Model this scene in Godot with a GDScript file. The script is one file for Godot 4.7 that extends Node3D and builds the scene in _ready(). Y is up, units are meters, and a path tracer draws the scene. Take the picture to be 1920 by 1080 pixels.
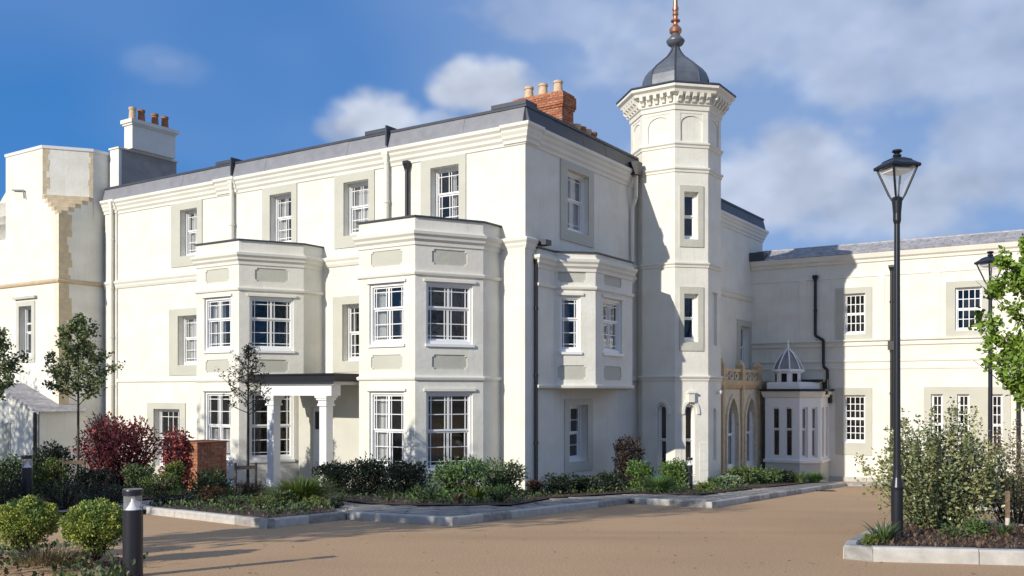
extends Node3D
# House coordinates: x runs along the main facade (0 at its right corner), y is up, z points out of the facade.
var HB := Transform3D(Basis(Vector3.UP, deg_to_rad(-33.2166)), Vector3(0.353, 0.0, -24.579))
var M := {}
var unit_box := BoxMesh.new()
var leaf_a: ArrayMesh
var leaf_b: ArrayMesh
var blade: ArrayMesh
var rng := RandomNumberGenerator.new()


func gh(x: float, z: float) -> float:
	var d := -z
	return 1.45 - 0.071 * clampf(d, 6.0, 42.0)


# ---------------------------------------------------------------- materials
func lin(r: float, g: float, b: float) -> Color:
	return Color(r, g, b).linear_to_srgb()


func noise_tex(freq: float, lo: float, hi: float, sd: int, octaves := 4, size := 512, normal := false, bump := 4.0) -> NoiseTexture2D:
	var n := FastNoiseLite.new()
	n.noise_type = FastNoiseLite.TYPE_SIMPLEX_SMOOTH
	n.seed = sd
	n.frequency = freq
	n.fractal_octaves = octaves
	var t := NoiseTexture2D.new()
	t.width = size
	t.height = size
	t.seamless = true
	t.noise = n
	if normal:
		t.as_normal_map = true
		t.bump_strength = bump
	else:
		var g := Gradient.new()
		g.set_color(0, Color(lo, lo, lo))
		g.set_color(1, Color(hi, hi, hi))
		t.color_ramp = g
	return t


func mat(called: String, c: Color, rough := 0.8, metal := 0.0) -> StandardMaterial3D:
	var m := StandardMaterial3D.new()
	m.resource_name = called
	m.albedo_color = c
	m.roughness = rough
	m.metallic = metal
	M[called] = m
	return m


func grain(m: StandardMaterial3D, tex: Texture2D, scale: float, nrm: Texture2D = null, nscale := 0.4) -> void:
	m.albedo_texture = tex
	m.uv1_triplanar = true
	m.uv1_world_triplanar = true
	m.uv1_scale = Vector3(scale, scale, scale)
	if nrm:
		m.normal_enabled = true
		m.normal_texture = nrm
		m.normal_scale = nscale


# limewashed render: broad cloudiness, faint vertical rain marks and fine mottling
func weathered() -> ImageTexture:
	var n := FastNoiseLite.new()
	n.seed = 31
	n.fractal_octaves = 4
	n.frequency = 1.0
	var im := Image.create(1024, 1024, false, Image.FORMAT_RGB8)
	for j in 1024:
		var b := TAU * j / 1024.0
		var cb := cos(b)
		var sb := sin(b)
		for i in 1024:
			var x := i / 1024.0
			var edge := smoothstep(0.0, 0.08, minf(x, 1.0 - x))
			var broad := n.get_noise_3d(x * 5.0, cb * 0.9, sb * 0.9) * edge
			var rain := n.get_noise_3d(x * 46.0, cb * 0.35 + 9.0, sb * 0.35) * edge
			var v := 0.965 + broad * 0.05 - maxf(0.0, rain - 0.14) * 0.09
			im.set_pixel(i, j, Color(v, v * (0.998 + broad * 0.01), v * (0.99 + broad * 0.03)))
	return ImageTexture.create_from_image(im)


func make_materials() -> void:
	var soft := noise_tex(0.006, 0.93, 1.0, 11, 5)
	var mid := noise_tex(0.012, 0.82, 1.0, 12, 5)
	var strong := noise_tex(0.015, 0.6, 1.0, 13, 5)
	var speck := noise_tex(0.12, 0.78, 1.0, 14, 3)
	var bump := noise_tex(0.05, 0, 1, 15, 4, 512, true, 5.0)
	var fine := noise_tex(0.2, 0, 1, 16, 2, 512, true, 6.0)
	var wash := weathered()
	grain(mat("render", lin(0.80, 0.778, 0.70), 0.85), wash, 0.22, bump, 0.12)
	grain(mat("trim", lin(0.80, 0.776, 0.69), 0.75), soft, 0.3, bump, 0.08)
	grain(mat("surround", lin(0.55, 0.54, 0.46), 0.85), soft, 0.3, bump, 0.15)
	grain(mat("grey_render", lin(0.60, 0.585, 0.51), 0.85), soft, 0.3, bump, 0.12)
	grain(mat("quoin_lit", lin(0.80, 0.71, 0.55), 0.9), soft, 0.6, bump, 0.3)  # paler copy for the sunlit face, light put into the stone colour
	grain(mat("quoin_deep", lin(0.70, 0.57, 0.38), 0.9), mid, 0.6, bump, 0.3)  # deeper copy; on the return it puts shade into the stone colour
	grain(mat("sand", lin(0.66, 0.51, 0.33), 0.9), mid, 0.5, bump, 0.4)
	grain(mat("sand_pale", lin(0.76, 0.68, 0.53), 0.9), mid, 0.6, bump, 0.4)
	grain(mat("stack_grey", lin(0.40, 0.375, 0.345), 0.9), mid, 0.3, bump, 0.3)
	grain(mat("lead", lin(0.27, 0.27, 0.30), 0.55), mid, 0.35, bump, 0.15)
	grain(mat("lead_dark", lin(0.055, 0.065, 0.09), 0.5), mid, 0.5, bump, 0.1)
	grain(mat("slate", lin(0.50, 0.485, 0.50), 0.6), strong, 0.4, bump, 0.3)
	grain(mat("slate_b", lin(0.58, 0.56, 0.58), 0.6), strong, 0.5, bump, 0.3)
	grain(mat("dome", lin(0.16, 0.175, 0.20), 0.42), mid, 0.4, bump, 0.1)
	M.dome.metallic = 0.25
	grain(mat("copper", lin(0.62, 0.28, 0.17), 0.35, 0.75), mid, 1.5)
	grain(mat("brick_a", lin(0.62, 0.235, 0.12), 0.9), strong, 1.2, bump, 0.5)
	grain(mat("brick_b", lin(0.52, 0.175, 0.085), 0.9), strong, 1.4, bump, 0.5)
	grain(mat("brick_c", lin(0.68, 0.30, 0.17), 0.9), strong, 1.3, bump, 0.5)
	grain(mat("mortar", lin(0.32, 0.27, 0.22), 0.95), strong, 1.0)
	grain(mat("pot", lin(0.74, 0.54, 0.36), 0.8), mid, 1.5)
	grain(mat("pot_red", lin(0.40, 0.17, 0.08), 0.8), mid, 1.5)
	mat("white", lin(0.80, 0.80, 0.79), 0.4)
	mat("iron", lin(0.012, 0.012, 0.014), 0.38)
	mat("lamp_paint", lin(0.014, 0.016, 0.022), 0.32)
	mat("bollard_paint", lin(0.02, 0.022, 0.03), 0.35)
	mat("interior", lin(0.09, 0.085, 0.08), 0.9)
	mat("dark_room", lin(0.02, 0.019, 0.017), 0.9)
	mat("curtain", lin(0.62, 0.63, 0.62), 0.9)
	M.curtain.backlight_enabled = true
	M.curtain.backlight = Color(0.3, 0.3, 0.3)
	mat("drape", lin(0.05, 0.04, 0.03), 0.95)
	var g := mat("glass", Color(0.1, 0.12, 0.13, 0.05), 0.02)
	g.transparency = BaseMaterial3D.TRANSPARENCY_ALPHA
	g.metallic_specular = 0.5
	var lg := mat("lamp_glass", Color(0.92, 0.94, 0.96, 0.16), 0.05)
	lg.transparency = BaseMaterial3D.TRANSPARENCY_ALPHA
	grain(mat("kerb", lin(0.60, 0.575, 0.53), 0.85), mid, 0.8, fine, 0.3)
	grain(mat("kerb_b", lin(0.50, 0.48, 0.445), 0.85), strong, 0.8, fine, 0.3)
	grain(mat("slab_a", lin(0.30, 0.285, 0.265), 0.85), mid, 1.0, fine, 0.3)
	grain(mat("slab_b", lin(0.25, 0.24, 0.23), 0.85), mid, 1.0, fine, 0.3)
	grain(mat("slab_c", lin(0.35, 0.33, 0.305), 0.85), mid, 1.0, fine, 0.3)
	grain(mat("soil", lin(0.085, 0.052, 0.035), 0.95), strong, 1.2, bump, 1.0)
	var gr := mat("gravel", Color(1, 1, 1), 0.9)
	grain(gr, speck, 0.5, fine, 0.22)
	gr.vertex_color_use_as_albedo = true
	grain(mat("bark", lin(0.12, 0.095, 0.07), 0.9), strong, 3.0, bump, 0.8)
	grain(mat("twig", lin(0.07, 0.05, 0.04), 0.9), strong, 3.0)
	grain(mat("timber", lin(0.34, 0.24, 0.15), 0.85), strong, 2.0, bump, 0.4)
	grain(mat("bench_stone", lin(0.50, 0.43, 0.33), 0.85), mid, 1.0)
	for k in [["leaf", 0.55], ["leaf_gloss", 0.35], ["blade", 0.6]]:
		var l := mat(k[0], Color(1, 1, 1), k[1])
		l.vertex_color_use_as_albedo = true
		l.cull_mode = BaseMaterial3D.CULL_DISABLED
		l.backlight_enabled = true
		l.backlight = Color(0.28, 0.32, 0.12)
	mat("lamp_white", lin(0.85, 0.85, 0.83), 0.5)


# ---------------------------------------------------------------- mesh helpers
func mb() -> SurfaceTool:
	var st := SurfaceTool.new()
	st.begin(Mesh.PRIMITIVE_TRIANGLES)
	return st


func tri(st: SurfaceTool, a: Vector3, b: Vector3, c: Vector3) -> void:   # anticlockwise seen from outside
	var n := (b - a).cross(c - a).normalized()
	for p in [a, c, b]:
		st.set_normal(n)
		st.add_vertex(p)


func q(st: SurfaceTool, a: Vector3, b: Vector3, c: Vector3, d: Vector3) -> void:
	var n := (c - a).cross(d - b).normalized()
	for p in [a, c, b, a, d, c]:
		st.set_normal(n)
		st.add_vertex(p)


func box(st: SurfaceTool, lo: Vector3, hi: Vector3, t := Transform3D()) -> void:
	var p := []
	for i in 8:
		p.append(t * Vector3(hi.x if i & 1 else lo.x, hi.y if i & 2 else lo.y, hi.z if i & 4 else lo.z))
	q(st, p[4], p[5], p[7], p[6])
	q(st, p[1], p[0], p[2], p[3])
	q(st, p[5], p[1], p[3], p[7])
	q(st, p[0], p[4], p[6], p[2])
	q(st, p[6], p[7], p[3], p[2])
	q(st, p[0], p[1], p[5], p[4])


func tube(st: SurfaceTool, a: Vector3, b: Vector3, ra: float, rb: float, sides := 7, capped := true) -> void:
	var d := (b - a).normalized()
	var x := d.cross(Vector3.RIGHT if absf(d.x) < 0.8 else Vector3.UP).normalized()
	var y := d.cross(x)
	for i in sides:
		var t0 := TAU * i / sides
		var t1 := TAU * (i + 1) / sides
		var n0 := x * cos(t0) + y * sin(t0)
		var n1 := x * cos(t1) + y * sin(t1)
		var ps := [a + n0 * ra, a + n1 * ra, b + n1 * rb, b + n0 * rb]
		var ns := [n0, n1, n1, n0]
		for k in [0, 2, 1, 0, 3, 2]:
			st.set_normal(ns[k])
			st.add_vertex(ps[k])
		if capped:
			tri(st, b, b + n0 * rb, b + n1 * rb)
			tri(st, a, a + n1 * ra, a + n0 * ra)


func lathe(st: SurfaceTool, c: Vector3, prof: Array, sides := 16, smooth := true) -> void:   # prof: [radius, height]
	for k in prof.size() - 1:
		var p: Array = prof[k]
		var r: Array = prof[k + 1]
		var sl := Vector2(r[1] - p[1], p[0] - r[0]).normalized()
		for i in sides:
			var t0 := TAU * (i + 0.5) / sides
			var t1 := TAU * (i + 1.5) / sides
			var e0 := Vector3(cos(t0), 0, -sin(t0))
			var e1 := Vector3(cos(t1), 0, -sin(t1))
			var a: Vector3 = c + e0 * p[0] + Vector3.UP * p[1]
			var b: Vector3 = c + e1 * p[0] + Vector3.UP * p[1]
			var d: Vector3 = c + e1 * r[0] + Vector3.UP * r[1]
			var e: Vector3 = c + e0 * r[0] + Vector3.UP * r[1]
			if not smooth:
				q(st, a, b, d, e)
			else:
				var n0 := e0 * sl.x + Vector3.UP * sl.y
				var n1 := e1 * sl.x + Vector3.UP * sl.y
				var ps := [a, b, d, e]
				var ns := [n0, n1, n1, n0]
				for j in [0, 2, 1, 0, 3, 2]:
					st.set_normal(ns[j])
					st.add_vertex(ps[j])


func poly(st: SurfaceTool, pts: Array, y: float, up := true) -> void:   # flat polygon of Vector2(x, z)
	var pp := PackedVector2Array(pts)
	var idx := Geometry2D.triangulate_polygon(pp)
	for k in range(0, idx.size(), 3):
		var a := pp[idx[k]]
		var b := pp[idx[k + 1]]
		var c := pp[idx[k + 2]]
		var ccw := (b - a).cross(c - a) < 0.0   # x right, z towards: seen from above
		if ccw != up:
			var s := b
			b = c
			c = s
		tri(st, Vector3(a.x, y, a.y), Vector3(b.x, y, b.y), Vector3(c.x, y, c.y))


func sweep(st: SurfaceTool, path: Array, prof: Array, closed := false) -> void:   # outward is left of travel in (x, z) as seen with z towards you
	var n := path.size()
	var off := []
	for i in n:
		var dirs := []
		if i > 0 or closed:
			dirs.append((path[i] - path[(i - 1 + n) % n]).normalized())
		if i < n - 1 or closed:
			dirs.append((path[(i + 1) % n] - path[i]).normalized())
		var nr := []
		for d in dirs:
			nr.append(Vector2(-d.y, d.x))
		if nr.size() == 1:
			off.append(nr[0])
		else:
			var mdir: Vector2 = (nr[0] + nr[1]).normalized()
			off.append(mdir / maxf(0.25, mdir.dot(nr[0])))
	var cnt := n if closed else n - 1
	for i in cnt:
		var j := (i + 1) % n
		for k in prof.size() - 1:
			var p0: Vector2 = path[i] + off[i] * prof[k].x
			var p1: Vector2 = path[j] + off[j] * prof[k].x
			var p2: Vector2 = path[j] + off[j] * prof[k + 1].x
			var p3: Vector2 = path[i] + off[i] * prof[k + 1].x
			q(st, Vector3(p0.x, prof[k].y, p0.y), Vector3(p1.x, prof[k].y, p1.y), Vector3(p2.x, prof[k + 1].y, p2.y), Vector3(p3.x, prof[k + 1].y, p3.y))
	if not closed:
		for e in [0, n - 1]:
			for k in range(1, prof.size() - 1):
				var a := []
				for w in [0, k, k + 1]:
					var pt: Vector2 = path[e] + off[e] * prof[w].x
					a.append(Vector3(pt.x, prof[w].y, pt.y))
				if e == 0:
					tri(st, a[0], a[1], a[2])
				else:
					tri(st, a[0], a[2], a[1])


func at(o: Vector2, d: Vector2, x: float, y: float, out := 0.0) -> Vector3:
	return Vector3(o.x + d.x * x - d.y * out, y, o.y + d.y * x + d.x * out)


# a wall face from o along d with holes [x0, x1, y0, y1, depth, has_back]
func wall(st: SurfaceTool, o: Vector2, d: Vector2, length: float, y0: float, y1: float, holes := []) -> void:
	var xs := [0.0, length]
	var ys := [y0, y1]
	for h in holes:
		for v in [h[0], h[1]]:
			if not v in xs: xs.append(v)
		for v in [h[2], h[3]]:
			if not v in ys: ys.append(v)
	xs.sort()
	ys.sort()
	for i in xs.size() - 1:
		for j in ys.size() - 1:
			var cx: float = (xs[i] + xs[i + 1]) / 2
			var cy: float = (ys[j] + ys[j + 1]) / 2
			var open := false
			for h in holes:
				if cx > h[0] and cx < h[1] and cy > h[2] and cy < h[3]:
					open = true
			if not open:
				q(st, at(o, d, xs[i], ys[j]), at(o, d, xs[i + 1], ys[j]), at(o, d, xs[i + 1], ys[j + 1]), at(o, d, xs[i], ys[j + 1]))
	for h in holes:
		var e: float = -h[4]
		q(st, at(o, d, h[0], h[2]), at(o, d, h[0], h[2], e), at(o, d, h[0], h[3], e), at(o, d, h[0], h[3]))
		q(st, at(o, d, h[1], h[2], e), at(o, d, h[1], h[2]), at(o, d, h[1], h[3]), at(o, d, h[1], h[3], e))
		q(st, at(o, d, h[0], h[2]), at(o, d, h[1], h[2]), at(o, d, h[1], h[2], e), at(o, d, h[0], h[2], e))
		q(st, at(o, d, h[0], h[3], e), at(o, d, h[1], h[3], e), at(o, d, h[1], h[3]), at(o, d, h[0], h[3]))
		if h.size() > 5 and h[5]:
			q(st, at(o, d, h[0], h[2], e), at(o, d, h[1], h[2], e), at(o, d, h[1], h[3], e), at(o, d, h[0], h[3], e))


# fills the corners of a rectangular hole above an arch, with the arch soffit
func arch_fill(st: SurfaceTool, o: Vector2, d: Vector2, x0: float, x1: float, spring: float, top: float, ytop: float, depth: float, pointed := false, out := 0.0) -> void:
	var n := 14
	var c := (x0 + x1) / 2
	var hw := (x1 - x0) / 2
	var pr := []
	for i in n + 1:
		var s := -1.0 + 2.0 * i / n
		var y: float
		if pointed:
			var a := 1.0 - absf(s)
			y = spring + (top - spring) * sqrt(maxf(0.0, 1.0 - pow(1.0 - a, 1.7)))
			y = lerpf(y, spring + (top - spring) * a, 0.25)
		else:
			y = spring + (top - spring) * sqrt(maxf(0.0, 1.0 - s * s))
		pr.append(Vector2(c + s * hw, y))
	for i in n:
		var a: Vector2 = pr[i]
		var b: Vector2 = pr[i + 1]
		q(st, at(o, d, a.x, a.y, out), at(o, d, b.x, b.y, out), at(o, d, b.x, ytop, out), at(o, d, a.x, ytop, out))
		q(st, at(o, d, a.x, a.y, out - depth), at(o, d, b.x, b.y, out - depth), at(o, d, b.x, b.y, out), at(o, d, a.x, a.y, out))


# an arched band standing proud of a wall
func arch_band(st: SurfaceTool, o: Vector2, d: Vector2, x0: float, x1: float, spring: float, top: float, width: float, out: float, foot: float, pointed := false) -> void:
	var n := 16
	var c := (x0 + x1) / 2
	var hw := (x1 - x0) / 2
	var inner := [Vector2(x0, foot)]
	var outer := [Vector2(x0 - width, foot)]
	for i in n + 1:
		var s := -1.0 + 2.0 * i / n
		var f: float
		if pointed:
			var a := 1.0 - absf(s)
			f = lerpf(sqrt(maxf(0.0, 1.0 - pow(1.0 - a, 1.7))), a, 0.25)
		else:
			f = sqrt(maxf(0.0, 1.0 - s * s))
		inner.append(Vector2(c + s * hw, spring + (top - spring) * f))
		outer.append(Vector2(c + s * (hw + width), spring + (top - spring + width) * f))
	inner.append(Vector2(x1, foot))
	outer.append(Vector2(x1 + width, foot))
	for i in inner.size() - 1:
		var a: Vector2 = inner[i]
		var b: Vector2 = inner[i + 1]
		var e: Vector2 = outer[i]
		var f2: Vector2 = outer[i + 1]
		q(st, at(o, d, a.x, a.y, out), at(o, d, b.x, b.y, out), at(o, d, f2.x, f2.y, out), at(o, d, e.x, e.y, out))
		q(st, at(o, d, a.x, a.y, -0.02), at(o, d, b.x, b.y, -0.02), at(o, d, b.x, b.y, out), at(o, d, a.x, a.y, out))
		q(st, at(o, d, e.x, e.y, out), at(o, d, f2.x, f2.y, out), at(o, d, f2.x, f2.y, -0.02), at(o, d, e.x, e.y, -0.02))


# ---------------------------------------------------------------- naming helpers
func tag(o: Node3D, label: String, category: String, group := "", kind := "") -> void:
	if label: o.set_meta("label", label)
	if category: o.set_meta("category", category)
	if group: o.set_meta("group", group)
	if kind: o.set_meta("kind", kind)


func named(called: String) -> String:
	if not has_node(NodePath(called)):
		return called
	var k := 1
	while has_node(NodePath("%s_%03d" % [called, k])):
		k += 1
	return "%s_%03d" % [called, k]


func thing(called: String, label: String, category: String, where: Vector3, group := "", turn := 0.0) -> Node3D:
	var o := Node3D.new()
	o.name = named(called)
	add_child(o)
	o.position = where
	o.rotation.y = turn
	tag(o, label, category, group)
	return o


func house_thing(called: String, label: String, category: String, base: Vector3) -> Node3D:   # base in house coordinates
	var o := Node3D.new()
	o.name = named(called)
	add_child(o)
	o.transform = HB.translated_local(base)
	o.set_meta("_base", base)
	tag(o, label, category)
	return o


func put(called: String, st: SurfaceTool, m: Material, parent: Node3D, shift := Vector3.ZERO) -> MeshInstance3D:
	var o := MeshInstance3D.new()
	o.name = called
	o.mesh = st.commit()
	o.material_override = m
	parent.add_child(o, true)
	o.position = shift
	return o


func part(called: String, st: SurfaceTool, m: Material, root: Node3D) -> MeshInstance3D:   # geometry in house coordinates
	return put(called, st, m, root, -root.get_meta("_base"))


func block(called: String, m: Material, parent: Node3D, lo: Vector3, hi: Vector3) -> MeshInstance3D:
	var o := MeshInstance3D.new()
	o.name = called
	o.mesh = unit_box
	o.material_override = m
	parent.add_child(o, true)
	o.position = (lo + hi) / 2
	o.scale = hi - lo
	return o


# ---------------------------------------------------------------- windows
# a sash window in the hole of a wall; vs / hs: bar positions as fractions; mull: mullion fractions
func window(root: Node3D, o: Vector2, d: Vector2, x0: float, x1: float, y0: float, y1: float, opt := {}) -> Node3D:
	var w := x1 - x0
	var h := y1 - y0
	var rec: float = opt.get("recess", 0.12)
	var f: float = opt.get("frame", 0.065)
	var node := MeshInstance3D.new()
	node.name = opt.get("name", "sash_window")
	root.add_child(node, true)
	node.transform = Transform3D(Basis(Vector3(d.x, 0, d.y), Vector3.UP, Vector3(-d.y, 0, d.x)), at(o, d, x0, y0, -rec) - root.get_meta("_base"))
	var st := mb()
	box(st, Vector3(0, 0, -0.12), Vector3(f, h, 0))
	box(st, Vector3(w - f, 0, -0.12), Vector3(w, h, 0))
	box(st, Vector3(f, h - f, -0.12), Vector3(w - f, h, 0))
	box(st, Vector3(f, 0, -0.12), Vector3(w - f, f * 1.5, 0))
	node.mesh = st.commit()
	node.material_override = M.white
	var rail: float = opt.get("rail", 0.5)
	var rails := []
	if rail > 0.0:
		rails.append(f + (h - 2 * f) * rail)
	var ix := w - 2 * f
	var sashes := []
	if rail > 0.0:
		sashes = [[f * 1.5, rails[0], -0.075, opt.get("low", [0.5])], [rails[0], h - f, -0.045, opt.get("up", [0.5])]]
	else:
		sashes = [[f * 1.5, h - f, -0.06, opt.get("low", [0.5])]]
	var bar: float = opt.get("bar", 0.02)
	for s in sashes:
		var z: float = s[2]
		var sw := 0.035
		var ya: float = s[0]
		var yb: float = s[1]
		var fs := mb()
		box(fs, Vector3(f, ya, z - 0.03), Vector3(f + sw, yb, z))
		box(fs, Vector3(w - f - sw, ya, z - 0.03), Vector3(w - f, yb, z))
		box(fs, Vector3(f + sw, ya, z - 0.03), Vector3(w - f - sw, ya + 0.05, z))
		box(fs, Vector3(f + sw, yb - 0.045, z - 0.03), Vector3(w - f - sw, yb, z))
		put("sash_frame", fs, M.white, node)
		var xa := f + sw
		var xb := w - f - sw
		ya += 0.05
		yb -= 0.045
		var vx := [xa]
		for v in opt.get("vs", [0.5]):
			vx.append(f + ix * v)
		vx.append(xb)
		var hy := [ya]
		for v in s[3]:
			hy.append(ya + (yb - ya) * v)
		hy.append(yb)
		for k in range(1, vx.size() - 1):
			var thick: float = 0.03 if (opt.get("mull", -1) == k) else bar / 2
			block("glazing_bar", M.white, node, Vector3(vx[k] - thick, ya, z - 0.028), Vector3(vx[k] + thick, yb, z - 0.003))
		for k in range(1, hy.size() - 1):
			block("glazing_bar", M.white, node, Vector3(xa, hy[k] - bar / 2, z - 0.026), Vector3(xb, hy[k] + bar / 2, z - 0.005))
		for a in vx.size() - 1:
			for b in hy.size() - 1:
				var p := block("pane", M.glass, node, Vector3(vx[a], hy[b], z - 0.018), Vector3(vx[a + 1], hy[b + 1], z - 0.014))
				p.rotation = Vector3(rng.randf_range(-0.004, 0.004), rng.randf_range(-0.004, 0.004), 0)
	# the room behind
	var dp: float = opt.get("room", 0.7)
	var rm := mb()
	var e := 0.03
	var lo := Vector3(-e, -e, -0.125 - dp)
	var hi := Vector3(w + e, h + e, -0.125)
	q(rm, lo, Vector3(hi.x, lo.y, lo.z), Vector3(hi.x, hi.y, lo.z), Vector3(lo.x, hi.y, lo.z))
	q(rm, Vector3(lo.x, lo.y, hi.z), lo, Vector3(lo.x, hi.y, lo.z), Vector3(lo.x, hi.y, hi.z))
	q(rm, Vector3(hi.x, lo.y, lo.z), Vector3(hi.x, lo.y, hi.z), hi, Vector3(hi.x, hi.y, lo.z))
	q(rm, lo, Vector3(lo.x, lo.y, hi.z), Vector3(hi.x, lo.y, hi.z), Vector3(hi.x, lo.y, lo.z))
	q(rm, Vector3(lo.x, hi.y, hi.z), Vector3(lo.x, hi.y, lo.z), Vector3(hi.x, hi.y, lo.z), hi)
	put("room_behind", rm, M[opt.get("dark", "interior")], node)
	for c in opt.get("curtains", []):
		var cs := mb()
		var n := int(maxf(6, (c[1] - c[0]) * w / 0.025))
		var prev := Vector3.ZERO
		for i in n + 1:
			var x: float = w * lerpf(c[0], c[1], float(i) / n)
			var z := -0.2 + 0.028 * sin(x * 62.0 + x0 * 7.0) + 0.012 * sin(x * 151.0 + y0)
			var cur := Vector3(x, 0, z)
			if i > 0:
				q(cs, prev + Vector3(0, 0.03, 0), cur + Vector3(0, 0.03, 0), cur + Vector3(0, h * c[2], 0), prev + Vector3(0, h * c[2], 0))
			prev = cur
		put("curtain", cs, M[c[3]], node)
	if opt.get("sill", true):
		var so: float = rec + 0.05
		var ss := mb()
		box(ss, Vector3(-0.03, -0.06, -0.02), Vector3(w + 0.03, 0.012, minf(so, 0.12)))
		put("sill", ss, M.white, node)
	return node


# flat render frame round an opening, standing proud of the wall
func surround(root: Node3D, o: Vector2, d: Vector2, ox0: float, ox1: float, oy0: float, oy1: float, x0: float, x1: float, y0: float, y1: float, out := 0.035, m := "surround") -> void:
	var st := mb()
	for r in [[ox0, x0, oy0, oy1], [x1, ox1, oy0, oy1], [x0, x1, oy0, y0], [x0, x1, y1, oy1]]:
		if r[1] - r[0] < 0.01 or r[3] - r[2] < 0.01:
			continue
		var t := Transform3D(Basis(Vector3(d.x, 0, d.y), Vector3.UP, Vector3(-d.y, 0, d.x)), at(o, d, 0, 0))
		box(st, Vector3(r[0], r[2], -0.01), Vector3(r[1], r[3], out), t)
	# deeper grey lining of the opening
	part("window_surround", st, M[m], root)


const TWO_LIGHT := [0.09, 0.42, 0.5, 0.58, 0.91]
const SINGLE := [0.17, 0.83]


func drain_pipe(root: Node3D, pts: Array, r: float, m: Material, hopper := true, called := "downpipe") -> void:
	var st := mb()
	for k in pts.size() - 1:
		tube(st, pts[k], pts[k + 1], r, r, 10)
		var L: float = (pts[k + 1] - pts[k]).length()
		if L > 2.0:
			for j in int(L / 1.8):
				var c: Vector3 = pts[k].lerp(pts[k + 1], (j + 0.7) * 1.8 / L)
				if c.y < pts[k + 1].y: break
				tube(st, c + Vector3(0, 0.035, 0), c - Vector3(0, 0.035, 0), r * 1.3, r * 1.3, 10)
	var pp := part(called, st, m, root)
	if hopper:
		var hs := mb()
		var p: Vector3 = pts[0]
		lathe(hs, p - Vector3(0, 0.12, 0), [[r, 0.0], [r * 1.3, 0.06], [r * 2.1, 0.2], [r * 2.3, 0.22], [r * 2.3, 0.3], [0.0, 0.3]], 4, false)
		put("hopper_head", hs, m, pp)


# ---------------------------------------------------------------- the main house
func bay(root: Node3D, path: Array, dims: Dictionary, faces: Dictionary) -> void:
	# walls with windows and sunk panels; path: left return, left cant, front, right cant, right return
	var st := mb()
	for i in path.size() - 1:
		var a: Vector2 = path[i]
		var b: Vector2 = path[i + 1]
		var d := (b - a).normalized()
		var holes := []
		if faces.has(i):
			var fc: Dictionary = faces[i]
			for wn in fc.windows:
				holes.append([wn[0], wn[1], wn[2], wn[3], 0.2])
			for pn in fc.panels:
				holes.append([pn[0], pn[1], pn[2], pn[3], 0.03])
		wall(st, a, d, (b - a).length(), dims.y0, dims.y1, holes)
	part("bay_wall", st, M.render, root)
	for i in faces:
		var a: Vector2 = path[i]
		var b: Vector2 = path[i + 1]
		var d := (b - a).normalized()
		for wn in faces[i].windows:
			window(root, a, d, wn[0], wn[1], wn[2], wn[3], wn[4])
			var hd := mb()
			box(hd, Vector3(wn[0] - 0.07, wn[3] + 0.02, -0.01), Vector3(wn[1] + 0.07, wn[3] + 0.09, 0.05), Transform3D(Basis(Vector3(d.x, 0, d.y), Vector3.UP, Vector3(-d.y, 0, d.x)), at(a, d, 0, 0)))
			part("window_head_mould", hd, M.trim, root)
		for pn in faces[i].panels:
			var ps := mb()
			var t := Transform3D(Basis(Vector3(d.x, 0, d.y), Vector3.UP, Vector3(-d.y, 0, d.x)), at(a, d, 0, 0))
			box(ps, Vector3(pn[0], pn[2], -0.06), Vector3(pn[1], pn[3], -0.024), t)
			part("sunk_panel", ps, M.surround, root)
			var c := 0.055
			for cx in [pn[0], pn[1] - c]:
				for cy in [pn[2], pn[3] - c]:
					var cs := mb()
					box(cs, Vector3(cx, cy, -0.05), Vector3(cx + c, cy + c, 0.001), t)
					part("panel_corner", cs, M.render, root)
	var lo: Array = path.slice(0)
	var pl := mb()
	poly(pl, lo, dims.y1 - 0.08)
	if dims.get("under", false):
		poly(pl, lo, dims.y0, false)
	part("bay_roof", pl, M.lead, root)
	var c1 := mb()
	var y: float = dims.cornice
	sweep(c1, path, [Vector2(0, y - 0.3), Vector2(0.03, y - 0.28), Vector2(0.035, y - 0.2), Vector2(0.09, y - 0.14), Vector2(0.1, y - 0.08), Vector2(0.15, y - 0.02), Vector2(0.16, y + 0.05), Vector2(0.05, y + 0.08), Vector2(0.04, y + 0.12), Vector2(0, y + 0.12)])
	part("cornice", c1, M.trim, root)
	var c2 := mb()
	var t: float = dims.y1
	sweep(c2, path, [Vector2(-0.12, t - 0.1), Vector2(-0.12, t + 0.03), Vector2(0.06, t + 0.015), Vector2(0.06, t - 0.02), Vector2(-0.02, t - 0.03)])
	part("coping", c2, M.lead_dark, root)
	for sy in dims.strings:
		var s1 := mb()
		sweep(s1, path, [Vector2(0, sy - 0.07), Vector2(0.05, sy - 0.05), Vector2(0.065, sy), Vector2(0.06, sy + 0.03), Vector2(0, sy + 0.05)])
		part("string_course", s1, M.trim, root)


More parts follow.
